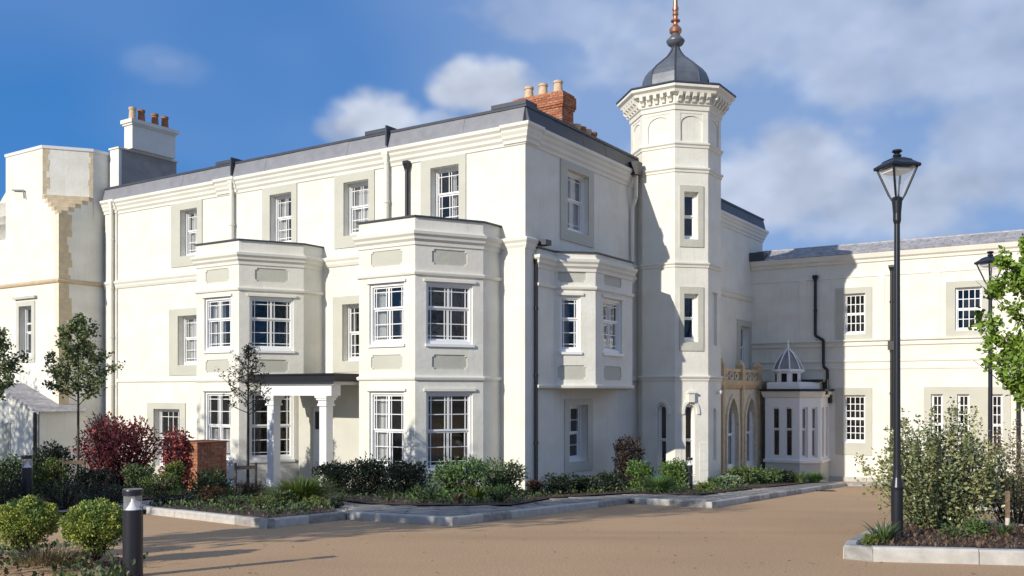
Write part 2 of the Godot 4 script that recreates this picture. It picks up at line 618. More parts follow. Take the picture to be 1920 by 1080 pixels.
func bricks(root: Node3D, size: Vector3, course: float, joined: bool, pos: Vector3, shrink := 0.0) -> void:
	# a brick shell round a mortar core; each brick its own part unless joined
	var rows := int(size.y / course)
	var blen := 0.215
	var core := mb()
	box(core, pos + Vector3(-size.x / 2 + 0.012, 0, -size.z / 2 + 0.012), pos + Vector3(size.x / 2 - 0.012, rows * course - 0.01, size.z / 2 - 0.012))
	put("mortar_core", core, M.mortar, root)
	var sets := [mb(), mb(), mb()]
	var meshes := {}
	for r in rows:
		for side in 4:
			var along: float = size.x if side % 2 == 0 else size.z - 0.2
			var dep: float = size.z if side % 2 == 0 else size.x
			var x := -along / 2 - (0.0 if r % 2 == 0 else blen / 2)
			while x < along / 2 - 0.02:
				var a := maxf(x, -along / 2) + 0.005
				var b := minf(x + blen, along / 2) - 0.005
				x += blen
				if b - a < 0.03:
					continue
				var ang := side * PI / 2
				var push := rng.randf_range(-0.004, 0.004)
				var bs := Basis(Vector3.UP, ang)
				var c := pos + bs * Vector3((a + b) / 2, 0, dep / 2 - 0.05 + push) + Vector3(0, (r + 0.5) * course, 0)
				var k := rng.randi() % 3
				var ext := Vector3(b - a, course - 0.011, 0.1)
				if joined:
					box(sets[k], -ext / 2, ext / 2, Transform3D(bs, c))
				else:
					var o := MeshInstance3D.new()
					o.name = "brick"
					o.mesh = unit_box
					o.material_override = M[["brick_a", "brick_b", "brick_c"][k]]
					root.add_child(o, true)
					o.transform = Transform3D(bs * Basis.from_scale(ext), c)
	if joined:
		for k in 3:
			var o := put("brick_courses", sets[k], M[["brick_a", "brick_b", "brick_c"][k]], root)
			o.set_meta("kind", "stuff")


func pots(root: Node3D, spots: Array, r: float, h: float, mats: Array) -> void:
	for i in spots.size():
		var st := mb()
		lathe(st, spots[i], [[r * 1.1, 0.0], [r * 1.1, 0.05], [r * 0.95, 0.07], [r * 0.8, h * 0.8], [r * 0.95, h * 0.84], [r * 0.95, h], [r * 0.6, h], [r * 0.55, h * 0.6]], 12)
		put("chimney_pot", st, M[mats[i % mats.size()]], root)


func main_house() -> void:
	var h := house_thing("main_house", "three storey cream rendered house with two canted bays and lead parapet", "house", Vector3(-9, -0.9, 0))
	var X := Vector2(1, 0)
	var L := 18.6
	var O := Vector2(-L, 0)
	# ---- front wall
	var wins := [   # opening x0 x1 y0 y1, surround x0 x1 y0 y1, curtains
		[-14.22, -13.32, 7.12, 8.73, -14.72, -13.06, 6.76, 8.98], [-9.72, -8.74, 7.12, 8.73, -10.08, -8.5, 6.76, 8.98],
		[-6.5, -5.5, 7.12, 8.73, -6.88, -5.27, 6.76, 8.98], [-3.16, -2.17, 7.12, 8.73, -3.52, -1.93, 6.76, 8.98],
		[-14.35, -13.2, 3.33, 5.05, -14.84, -12.8, 2.98, 5.3], [-6.55, -5.6, 3.33, 5.05, -6.95, -5.3, 3.0, 5.3], [-15.7, -14.25, -0.25, 1.8, -16.08, -13.95, -0.6, 2.02]]
	var holes := []
	for w in wins:
		holes.append([w[0] + L, w[1] + L, w[2], w[3], 0.36])
	var st := mb()
	wall(st, O, X, L, -2.2, 9.5, holes)
	# side wall and the far faces
	var side := [[2.2, 3.46, 7.02, 8.75, 0.36], [2.3, 3.4, 0.38, 2.02, 0.36], [16.6, 17.75, 3.4, 5.15, 0.36]]
	wall(st, Vector2.ZERO, Vector2(0, -1), 19.5, -2.2, 9.5, side)
	wall(st, Vector2(0, -19.5), Vector2(-1, 0), L, -2.2, 9.5)
	wall(st, Vector2(-L, -19.5), Vector2(0, 1), 19.5, -2.2, 9.5)
	part("wall", st, M.render, h)
	var V := [[[0.0, 1.0, 0.97, "curtain"]], [[0.0, 0.35, 0.97, "curtain"], [0.72, 1.0, 0.97, "curtain"]], [[0.0, 1.0, 0.97, "curtain"]], [[0.5, 0.62, 0.97, "curtain"], [0.0, 0.12, 0.97, "curtain"]], [[0.0, 1.0, 0.97, "curtain"]], [[0.0, 0.2, 0.97, "curtain"]], [[0.6, 1.0, 0.97, "curtain"]]]
	for i in wins.size():
		var w: Array = wins[i]
		surround(h, O, X, w[4] + L, w[5] + L, w[6], w[7], w[0] + L, w[1] + L, w[2], w[3])
		var o := {"recess": 0.2, "vs": [0.13, 0.45, 0.55, 0.87], "rail": 0.55, "low": [0.13, 0.52], "up": [0.8], "curtains": V[i], "room": 0.5}
		if i >= 5:
			o.vs = [0.2, 0.8] if i == 5 else [0.3, 0.5, 0.72]
			o.rail = 0.5
		window(h, O, X, w[0] + L, w[1] + L, w[2], w[3], o)
	surround(h, Vector2.ZERO, Vector2(0, -1), 1.82, 3.78, 6.7, 9.02, 2.2, 3.46, 7.02, 8.75)
	window(h, Vector2.ZERO, Vector2(0, -1), 2.2, 3.46, 7.02, 8.75, {"recess": 0.14, "vs": TWO_LIGHT, "mull": 3, "rail": 0.55, "low": [0.15], "up": [0.85], "curtains": [[0.0, 0.3, 0.97, "curtain"], [0.7, 1.0, 0.97, "curtain"]], "room": 0.5})
	surround(h, Vector2.ZERO, Vector2(0, -1), 2.05, 3.72, 0.1, 2.2, 2.3, 3.4, 0.38, 2.02, 0.035, "grey_render")
	window(h, Vector2.ZERO, Vector2(0, -1), 2.3, 3.4, 0.38, 2.02, {"recess": 0.2, "vs": [0.5], "rail": 0.5, "low": [0.5], "up": [0.5], "curtains": [[0.0, 0.3, 0.97, "curtain"]], "room": 0.5})
	surround(h, Vector2.ZERO, Vector2(0, -1), 16.2, 18.1, 3.1, 5.4, 16.6, 17.75, 3.4, 5.15)
	window(h, Vector2.ZERO, Vector2(0, -1), 16.6, 17.75, 3.4, 5.15, {"recess": 0.2, "vs": [0.5], "rail": 0.5, "room": 0.5})
	# ---- pilasters
	var ps := mb()
	box(ps, Vector3(-0.63, -2.2, -0.46), Vector3(0.02, 6.22, 0.05))
	part("corner_pilaster", ps, M.render, h)
	ps = mb()
	box(ps, Vector3(-18.55, -2.2, -0.05), Vector3(-17.85, 9.0, 0.06))
	part("end_pilaster", ps, M.render, h)
	# ---- strings and cornice
	var path := [Vector2(-L, 0), Vector2.ZERO, Vector2(0, -19.5), Vector2(-L, -19.5)]
	for seg in [[Vector2(-L, 0), Vector2(-11.3, 0)], [Vector2(-7.36, 0), Vector2(-4.7, 0)], [Vector2(-0.78, 0), Vector2(0, 0), Vector2(0, -0.47)], [Vector2(0, -6.15), Vector2(0, -19.5)]]:
		st = mb()
		sweep(st, seg, [Vector2(0, 6.2), Vector2(0.04, 6.22), Vector2(0.075, 6.3), Vector2(0.08, 6.36), Vector2(0.12, 6.42), Vector2(0.13, 6.48), Vector2(0.03, 6.53), Vector2(0, 6.54)])
		part("string_course", st, M.trim, h)
	for seg in [[Vector2(-L, 0), Vector2(-11.3, 0)], [Vector2(0, -4.2), Vector2(0, -9)]]:
		st = mb()
		sweep(st, seg, [Vector2(0, 2.74), Vector2(0.05, 2.77), Vector2(0.06, 2.84), Vector2(0.03, 2.88), Vector2(0, 2.9)])
		part("string_course", st, M.trim, h)
	st = mb()
	sweep(st, path, [Vector2(0, 8.96), Vector2(0.035, 8.98), Vector2(0.04, 9.06), Vector2(0.09, 9.12), Vector2(0.1, 9.2), Vector2(0.15, 9.27), Vector2(0.16, 9.33), Vector2(0.215, 9.39), Vector2(0.22, 9.48), Vector2(0.1, 9.505), Vector2(0, 9.51)])
	part("cornice", st, M.trim, h)
	# cornice breaks forward in short lengths
	for seg in [[Vector2(-0.66, 0.03), Vector2(0.03, 0.03), Vector2(0.03, -0.6)], [Vector2(-12.25, 0.03), Vector2(-11.25, 0.03)], [Vector2(-18.6, 0.03), Vector2(-17.8, 0.03)]]:
		st = mb()
		sweep(st, seg, [Vector2(-0.02, 9.0), Vector2(0.05, 9.02), Vector2(0.055, 9.1), Vector2(0.1, 9.16), Vector2(0.11, 9.22), Vector2(0.15, 9.3), Vector2(0.16, 9.36), Vector2(0.22, 9.42), Vector2(0.225, 9.5), Vector2(0.1, 9.525), Vector2(-0.02, 9.53)])
		part("cornice_break", st, M.trim, h)
	# ---- lead parapet in sheets with rolls, dark capping
	var k := 0
	for run in [[Vector2(-L, 0), X, 18.6], [Vector2(0, 0), Vector2(0, -1), 19.5]]:
		var o: Vector2 = run[0]
		var d: Vector2 = run[1]
		var x := 0.0
		while x < run[2] - 0.05:
			var e: float = minf(x + rng.randf_range(1.1, 1.7), run[2])
			if run[2] - e < 0.6: e = run[2]
			st = mb()
			var ox := 0.004 * (k % 3)
			q(st, at(o, d, x, 9.5, 0.14 + ox), at(o, d, e, 9.5, 0.14 + ox), at(o, d, e, 9.97, 0.02 + ox), at(o, d, x, 9.97, 0.02 + ox))
			q(st, at(o, d, x, 9.97, 0.02 + ox), at(o, d, e, 9.97, 0.02 + ox), at(o, d, e, 10.0, -0.3), at(o, d, x, 10.0, -0.3))
			q(st, at(o, d, x, 9.5, -0.02), at(o, d, x, 9.5, 0.14 + ox), at(o, d, x, 9.97, 0.02 + ox), at(o, d, x, 9.97, -0.02))
			q(st, at(o, d, e, 9.5, 0.14 + ox), at(o, d, e, 9.5, -0.02), at(o, d, e, 9.97, -0.02), at(o, d, e, 9.97, 0.02 + ox))
			part("lead_sheet", st, M.lead if d.x > 0 else M.lead_dark, h)  # side run in darker lead: its shade is put into the colour
			k += 1
			x = e
	st = mb()
	sweep(st, path, [Vector2(0.0, 9.95), Vector2(0.055, 9.95), Vector2(0.06, 10.02), Vector2(-0.05, 10.06), Vector2(-0.35, 10.06)])
	part("parapet_capping", st, M.lead_dark, h)
	for s in [[-12.3, -11.42], [-5.6, -4.7], [-1.05, 0.06]]:
		st = mb()
		box(st, Vector3(s[0], 10.02, -0.5), Vector3(s[1], 10.13, 0.075))
		part("raised_capping", st, M.lead_dark, h)
	for u in [-11.42, -4.7]:
		st = mb()
		box(st, Vector3(u, 9.56, -0.5), Vector3(u + 0.05, 10.15, 0.2))
		part("lead_fin", st, M.lead_dark, h)
	st = mb()
	poly(st, [Vector2(-L, 0), Vector2(0, 0), Vector2(0, -19.5), Vector2(-L, -19.5)], 9.98)
	part("flat_roof", st, M.lead, h)
	# ---- bays
	for ur in [-7.4, -0.8]:
		var w := 1.9
		var r := 0.8
		var b := w / 2
		var c := w * 0.866
		var ul: float = ur - 2 * b - w
		var bp := [Vector2(ul, 0), Vector2(ul, r), Vector2(ul + b, r + c), Vector2(ur - b, r + c), Vector2(ur, r), Vector2(ur, 0)]
		var fr := {"recess": 0.05, "vs": TWO_LIGHT, "mull": 3, "rail": 0.6, "low": [0.1, 0.53], "up": [0.8], "bar": 0.022, "room": 0.55}
		var g := fr.duplicate()
		g.merge({"rail": 0.5, "low": [0.1, 0.55], "up": [0.45, 0.88]}, true)
		var ff := fr.duplicate()
		ff.curtains = [[0.02, 0.3, 0.97, "curtain"], [0.72, 0.98, 0.97, "curtain"]]
		var fg := g.duplicate()
		fg.curtains = [[0.02, 0.36, 0.97, "curtain"]]
		if ur < -5.0:
			ff.curtains = [[0.02, 0.25, 0.97, "curtain"], [0.4, 0.55, 0.97, "curtain"], [0.8, 0.98, 0.97, "curtain"]]
			fg.curtains = [[0.02, 0.98, 0.45, "curtain"]]
		var cf := fr.duplicate()
		cf.dark = "dark_room"
		cf.curtains = [[0.55, 0.95, 0.97, "drape"]]
		var cg := g.duplicate()
		cg.dark = "dark_room"
		cg.curtains = [[0.05, 0.4, 0.6, "drape"]]
		bay(h, bp, {"y0": -2.2, "y1": 6.86, "cornice": 6.42, "strings": [5.43, 2.76]}, {
			2: {"windows": [[0.36, 1.54, 3.62, 5.2, ff], [0.36, 1.54, 0.38, 2.4, fg]], "panels": [[0.42, 1.48, 5.66, 6.06], [0.42, 1.48, 2.98, 3.36]]},
			3: {"windows": [[0.3, 1.6, 3.62, 5.2, cf], [0.3, 1.6, 0.38, 2.4, cg]], "panels": [[0.46, 1.44, 5.66, 6.06], [0.46, 1.44, 2.98, 3.36]]}})
	# ---- oriel on the side wall
	var orp := [Vector2(0, -0.48), Vector2(0.1, -0.48), Vector2(0.1, -1.33), Vector2(0.94, -2.17), Vector2(0.94, -4.5), Vector2(0.1, -5.34), Vector2(0.1, -6.1), Vector2(0, -6.1)]
	var so := {"recess": 0.06, "vs": SINGLE, "rail": 0.6, "low": [0.12, 0.55], "up": [0.82], "bar": 0.022, "room": 0.6, "dark": "dark_room"}
	var sp := so.duplicate()
	sp.vs = TWO_LIGHT
	sp.dark = "interior"
	sp.curtains = [[0.02, 0.98, 0.97, "curtain"]]
	bay(h, orp, {"y0": 2.52, "y1": 6.28, "cornice": 6.02, "strings": [5.3, 2.56], "under": true}, {
		2: {"windows": [[0.16, 0.76, 3.5, 5.06, so]], "panels": [[0.1, 0.92, 5.44, 5.8], [0.1, 0.92, 2.74, 3.14]]},
		3: {"windows": [[0.45, 1.65, 3.5, 5.06, sp]], "panels": [[0.5, 1.6, 5.44, 5.8], [0.5, 1.6, 2.74, 3.14]]}})
	st = mb()
	box(st, Vector3(0.02, 6.36, -0.85), Vector3(0.3, 6.5, -0.55))
	part("lead_outlet_box", st, M.lead_dark, h)
	# ---- porch between the bays
	var pc := Node3D.new()
	pc.name = "porch"
	h.add_child(pc, true)
	pc.position = -h.get_meta("_base")
	st = mb()
	wall(st, Vector2(-7.4, 1.0), X, 2.75, -2.2, 2.6, [[0.5, 1.42, -0.3, 1.95, 0.12]])
	put("porch_wall", st, M.grey_render, pc)
	st = mb()
	box(st, Vector3(-6.9, -0.3, 0.86), Vector3(-5.98, 1.95, 0.91))
	for i in 2:
		box(st, Vector3(-6.8 + i * 0.4, -0.15, 0.9), Vector3(-6.48 + i * 0.4, 0.6, 0.92))
		box(st, Vector3(-6.8 + i * 0.4, 0.75, 0.9), Vector3(-6.48 + i * 0.4, 1.2, 0.92))
	put("front_door", st, M.white, pc)
	st = mb()
	box(st, Vector3(-6.78, 1.3, 0.905), Vector3(-6.1, 1.82, 0.935))
	put("door_light", st, M.iron, pc)
	st = mb()
	box(st, Vector3(-7.3, 2.3, 2.2), Vector3(-4.55, 2.62, 2.55))
	box(st, Vector3(-7.3, 2.34, 0.6), Vector3(-7.0, 2.62, 2.2))
	box(st, Vector3(-7.3, 2.6, 0.6), Vector3(-4.4, 2.68, 2.62))
	put("porch_beam", st, M.white, pc)
	st = mb()
	box(st, Vector3(-7.5, 2.68, 0.0), Vector3(-4.2, 2.86, 2.8))
	box(st, Vector3(-7.55, 2.86, 0.0), Vector3(-4.15, 2.9, 2.85))
	put("lead_canopy", st, M.iron, pc)
	for u in [-6.98, -4.93]:
		st = mb()
		var yb := -0.55
		for b in [[0.25, yb, -0.28], [0.21, -0.28, -0.2], [0.15, -0.2, 0.1], [0.128, 0.1, 2.02], [0.17, 2.02, 2.08], [0.15, 2.08, 2.18], [0.19, 2.18, 2.24], [0.22, 2.24, 2.3]]:
			box(st, Vector3(u - b[0], b[1], 2.36 - b[0]), Vector3(u + b[0], b[2] - 0.001, 2.36 + b[0]))
		put("porch_column", st, M.white, pc)
	st = mb()
	box(st, Vector3(-7.35, -1.0, 0.95), Vector3(-4.6, -0.42, 2.8))
	put("porch_step", st, M.slab_a, pc)
	# ---- pipes
	drain_pipe(h, [Vector3(-11.43, 9.2, 0.12), Vector3(-11.43, 6.85, 0.12)], 0.07, M.render)
	drain_pipe(h, [Vector3(-4.71, 9.2, 0.12), Vector3(-4.71, 6.85, 0.12)], 0.07, M.render)
	drain_pipe(h, [Vector3(-3.97, 8.85, 0.1), Vector3(-3.97, 6.9, 0.1)], 0.055, M.iron)
	drain_pipe(h, [Vector3(-0.9, 6.0, 0.72), Vector3(-0.9, -0.8, 0.72)], 0.05, M.iron)
	drain_pipe(h, [Vector3(0.075, 5.9, -0.43), Vector3(0.075, -0.8, -0.43)], 0.048, M.iron)
	drain_pipe(h, [Vector3(-18.0, 9.3, 0.16), Vector3(-18.0, -1.2, 0.16)], 0.06, M.render)
	drain_pipe(h, [Vector3(0.25, 9.35, -6.2), Vector3(0.25, 8.6, -6.2), Vector3(0.1, 8.3, -6.25), Vector3(0.1, 6.5, -6.25)], 0.06, M.trim)
	st = mb()
	box(st, Vector3(0.08, 9.3, -6.35), Vector3(0.4, 9.72, -6.0))
	part("rainwater_head", st, M.iron, h)
	# ---- chimneys
	var ch := Node3D.new()
	ch.name = "chimney"
	h.add_child(ch, true)
	ch.position = Vector3(-2.75, 10.0, -5.45) - h.get_meta("_base")
	bricks(ch, Vector3(1.86, 1.575, 0.74), 0.075, true, Vector3.ZERO)
	bricks(ch, Vector3(1.93, 0.075, 0.81), 0.075, true, Vector3(0, 1.575, 0))
	bricks(ch, Vector3(2.0, 0.375, 0.88), 0.075, true, Vector3(0, 1.65, 0))
	bricks(ch, Vector3(1.9, 0.075, 0.8), 0.075, true, Vector3(0, 2.025, 0))
	pots(ch, [Vector3(-0.5, 2.09, 0.1), Vector3(0.05, 2.09, 0.1), Vector3(0.62, 2.09, 0.1)], 0.17, 0.42, ["pot", "pot", "pot"])
	ch = Node3D.new()
	ch.name = "chimney"
	h.add_child(ch, true)
	ch.position = Vector3(-2.2, 10.0, -7.3) - h.get_meta("_base")
	bricks(ch, Vector3(0.6, 0.9, 1.7), 0.075, true, Vector3.ZERO)
	pots(ch, [Vector3(0, 0.89, 0.65), Vector3(0, 0.89, 0.3), Vector3(0, 0.89, -0.1), Vector3(0, 0.89, -0.5)], 0.2, 0.52, ["pot", "pot_red", "pot", "pot_red"])
	# left fire wall and white stack
	st = mb()
	box(st, Vector3(-18.62, 9.4, -2.75), Vector3(-18.12, 11.5, -0.32))
	part("fire_wall", st, M.stack_grey, h)
	st = mb()
	box(st, Vector3(-18.64, 9.4, -0.319), Vector3(-18.1, 11.5, -0.2))
	box(st, Vector3(-18.68, 11.5, -2.8), Vector3(-18.06, 11.56, -0.16))
	part("fire_wall_end", st, M.render, h)
	ch = Node3D.new()
	ch.name = "chimney"
	h.add_child(ch, true)
	ch.position = -h.get_meta("_base")
	st = mb()
	box(st, Vector3(-18.35, 11.56, -2.5), Vector3(-17.85, 12.45, -0.6))
	box(st, Vector3(-18.4, 12.45, -2.55), Vector3(-17.8, 12.52, -0.55))
	box(st, Vector3(-18.45, 12.52, -2.6), Vector3(-17.75, 12.66, -0.5))
	put("rendered_stack", st, M.render, ch)
	pots(ch, [Vector3(-18.1, 12.66, -0.78), Vector3(-18.1, 12.66, -1.16), Vector3(-18.1, 12.66, -1.75), Vector3(-18.1, 12.66, -2.2)], 0.15, 0.5, ["pot", "pot_red", "pot_red", "pot_red"])


# ---------------------------------------------------------------- stair tower
func tower() -> void:
	var t := house_thing("stair_tower", "white octagonal stair tower with bracketed cornice and lead onion dome", "tower", Vector3(0.89, -0.9, -7.852))
	var s := 1.12
	var k := s * 0.70711
	var q0 := 0.33
	var P := [Vector2(q0, -6.5), Vector2(q0 + s, -6.5), Vector2(q0 + s + k, -6.5 - k), Vector2(q0 + s + k, -6.5 - k - s), Vector2(q0 + s, -6.5 - 2 * k - s), Vector2(q0, -6.5 - 2 * k - s), Vector2(q0 - k, -6.5 - k - s), Vector2(q0 - k, -6.5 - k)]
	var C := Vector3(0.89, 0, -7.852)
	var st := mb()
	var fl := mb()
	for i in 8:
		var a: Vector2 = P[i]
		var d: Vector2 = (P[(i + 1) % 8] - a).normalized()
		var holes := []
		if i == 0:
			holes = [[0.52, 0.82, -0.25, 2.0, 0.3]]
		elif i == 1:
			holes = [[0.3, 0.78, 3.98, 5.5, 0.25], [0.3, 0.78, 7.22, 8.72, 0.25], [0.36, 0.68, -0.25, 2.0, 0.3]]
		elif i == 2:
			holes = [[0.35, 0.78, 3.9, 5.6, 0.08, true], [0.4, 0.73, 0.2, 1.9, 0.08, true]]
		if i in [0, 1, 2, 3, 7]:
			holes.append([0.19, 0.93, 10.32, 11.2, 0.05, true])
		wall(st, a, d, s, -2.2, 11.35, holes)
		for w in holes:
			if w[2] < 0.0:
				arch_fill(st, a, d, w[0], w[1], 1.8, 2.0, 2.001, 0.3)
			if w[2] > 10.0:
				arch_fill(st, a, d, w[0], w[1], 10.85, 11.13, 11.201, 0.035, false, -0.015)
			if i == 2 and w[2] < 1.0 and w[2] > 0.0:
				arch_fill(st, a, d, w[0], w[1], 1.65, 1.88, 1.901, 0.08)
	part("wall", st, M.render, t)
	var a1: Vector2 = P[1]
	var d1: Vector2 = (P[2] - a1).normalized()
	var d0 := Vector2(1, 0)
	var slit := {"recess": 0.16, "vs": [], "rail": 0.5, "low": [], "up": [], "frame": 0.07, "room": 0.5, "dark": "dark_room", "sill": false}
	for y in [[3.98, 5.5, 3.7, 5.72], [7.22, 8.72, 6.98, 8.92]]:
		window(t, a1, d1, 0.3, 0.78, y[0], y[1], slit)
		surround(t, a1, d1, 0.15, 0.95, y[2], y[3], 0.3, 0.78, y[0], y[1], 0.035)
	var lanc := slit.duplicate()
	lanc.frame = 0.035
	lanc.recess = 0.12
	window(t, a1, d1, 0.36, 0.68, -0.25, 2.0, lanc)
	window(t, P[0], d0, 0.52, 0.82, -0.25, 2.0, lanc)
	for w in [[P[0], d0, 0.52, 0.82], [a1, d1, 0.36, 0.68]]:
		st = mb()
		arch_band(st, w[0], w[1], w[2] - 0.05, w[3] + 0.05, 1.8, 2.07, 0.09, 0.05, 1.7)
		part("hood_mould", st, M.trim, t)
	st = mb()
	var kt := Transform3D(Basis(Vector3(d1.x, 0, d1.y), Vector3.UP, Vector3(-d1.y, 0, d1.x)), at(a1, d1, 0, 0))
	box(st, Vector3(0.42, 2.08, 0), Vector3(0.62, 2.36, 0.12), kt)
	box(st, Vector3(0.39, 2.36, -0.01), Vector3(0.65, 2.42, 0.16), kt)
	part("keystone", st, M.trim, t)
	st = mb()
	var a2: Vector2 = P[2]
	tube(st, Vector3(a2.x + 0.0, 2.4, a2.y - 0.8), Vector3(a2.x + 0.14, 2.4, a2.y - 0.8), 0.05, 0.08, 10)
	part("wall_light", st, M.lamp_white, t)
	for y in [2.84, 6.42, 9.42, 10.2]:
		st = mb()
		sweep(st, P, [Vector2(0, y - 0.09), Vector2(0.03, y - 0.08), Vector2(0.035, y - 0.02), Vector2(0.075, y + 0.02), Vector2(0.08, y + 0.06), Vector2(0, y + 0.09)], true)
		part("string_course", st, M.trim, t)
	# coursed plinth joints on the front face: shallow rusticated blocks
	for r in 6:
		for c in 2:
			var y := -1.0 + r * 0.3
			var x0 := 0.82 if c == 0 else 0.0
			var x1 := s if c == 0 else 0.22
			st = mb()
			box(st, Vector3(x0 + 0.004, y + 0.008, -0.01), Vector3(x1 - 0.004, y + 0.292, 0.012), kt)
			part("plinth_block", st, M.render, t)
	# cornice with brackets
	st = mb()
	sweep(st, P, [Vector2(0, 11.28), Vector2(0.04, 11.3), Vector2(0.05, 11.42), Vector2(0.1, 11.46), Vector2(0.1, 11.52), Vector2(0.12, 11.72), Vector2(0.3, 11.78), Vector2(0.33, 11.86), Vector2(0.42, 11.92), Vector2(0.43, 12.02), Vector2(0.3, 12.06), Vector2(0, 12.08)], true)
	part("cornice", st, M.trim, t)
	for i in 8:
		var a: Vector2 = P[i]
		var d: Vector2 = (P[(i + 1) % 8] - a).normalized()
		var bt := Transform3D(Basis(Vector3(d.x, 0, d.y), Vector3.UP, Vector3(-d.y, 0, d.x)), at(a, d, 0, 0))
		for j in 5:
			var x := -0.03 + (j + 0.5) * (s + 0.06) / 5.0
			st = mb()
			var pr := [Vector2(0.05, 11.47), Vector2(0.17, 11.52), Vector2(0.2, 11.6), Vector2(0.29, 11.66), Vector2(0.31, 11.79), Vector2(0.05, 11.79)]
			for m in pr.size() - 1:
				q(st, bt * Vector3(x - 0.055, pr[m].y, pr[m].x), bt * Vector3(x + 0.055, pr[m].y, pr[m].x), bt * Vector3(x + 0.055, pr[m + 1].y, pr[m + 1].x), bt * Vector3(x - 0.055, pr[m + 1].y, pr[m + 1].x))
			for sd in [-0.055, 0.055]:
				for m in range(1, pr.size() - 1):
					var tr := [bt * Vector3(x + sd, pr[0].y, pr[0].x), bt * Vector3(x + sd, pr[m].y, pr[m].x), bt * Vector3(x + sd, pr[m + 1].y, pr[m + 1].x)]
					if sd > 0: tri(st, tr[0], tr[2], tr[1])
					else: tri(st, tr[0], tr[1], tr[2])
			part("cornice_bracket", st, M.trim, t)
	st = mb()
	sweep(st, P, [Vector2(0.44, 12.0), Vector2(0.46, 12.03), Vector2(0.44, 12.07), Vector2(-0.6, 12.17)], true)
	part("lead_flashing", st, M.lead_dark, t)
	# onion dome: eight lead panels with rolls on the edges
	var prof := [[1.08, 12.1], [1.075, 12.5], [1.05, 12.68], [0.98, 12.85], [0.86, 13.0], [0.7, 13.13], [0.54, 13.26], [0.38, 13.38], [0.26, 13.5], [0.16, 13.64], [0.1, 13.78]]
	for i in 8:
		st = mb()
		for m in prof.size() - 1:
			var e := []
			for z in [i, i + 1]:
				var an: float = TAU * (z + 0.5) / 8.0
				e.append(Vector3(sin(an), 0, cos(an)))
			q(st, C + e[0] * prof[m][0] + Vector3.UP * prof[m][1], C + e[1] * prof[m][0] + Vector3.UP * prof[m][1], C + e[1] * prof[m + 1][0] + Vector3.UP * prof[m + 1][1], C + e[0] * prof[m + 1][0] + Vector3.UP * prof[m + 1][1])
		part("dome_panel", st, M.dome, t)
		st = mb()
		var an := TAU * (i + 0.5) / 8.0
		var e := Vector3(sin(an), 0, cos(an))
		for m in prof.size() - 1:
			tube(st, C + e * prof[m][0] + Vector3.UP * prof[m][1], C + e * prof[m + 1][0] + Vector3.UP * prof[m + 1][1], 0.028, 0.028, 6)
		part("dome_roll", st, M.lead_dark, t)
	st = mb()
	lathe(st, C, [[0.09, 13.72], [0.13, 13.78], [0.24, 13.86], [0.27, 13.9], [0.3, 13.96], [0.3, 14.0], [0.26, 14.04], [0.17, 14.14], [0.13, 14.22], [0.0, 14.24]], 20)
	part("finial_base", st, M.dome, t)
	st = mb()
	lathe(st, C, [[0.12, 14.2], [0.19, 14.26], [0.205, 14.34], [0.19, 14.4], [0.12, 14.47], [0.07, 14.53], [0.075, 14.6], [0.15, 14.63], [0.16, 14.66], [0.08, 14.71], [0.07, 14.8], [0.1, 14.86], [0.09, 14.92], [0.075, 14.98], [0.1, 15.0], [0.1, 15.1], [0.075, 15.12], [0.06, 15.6], [0.09, 15.66], [0.0, 15.75]], 20)
	part("copper_finial", st, M.copper, t)


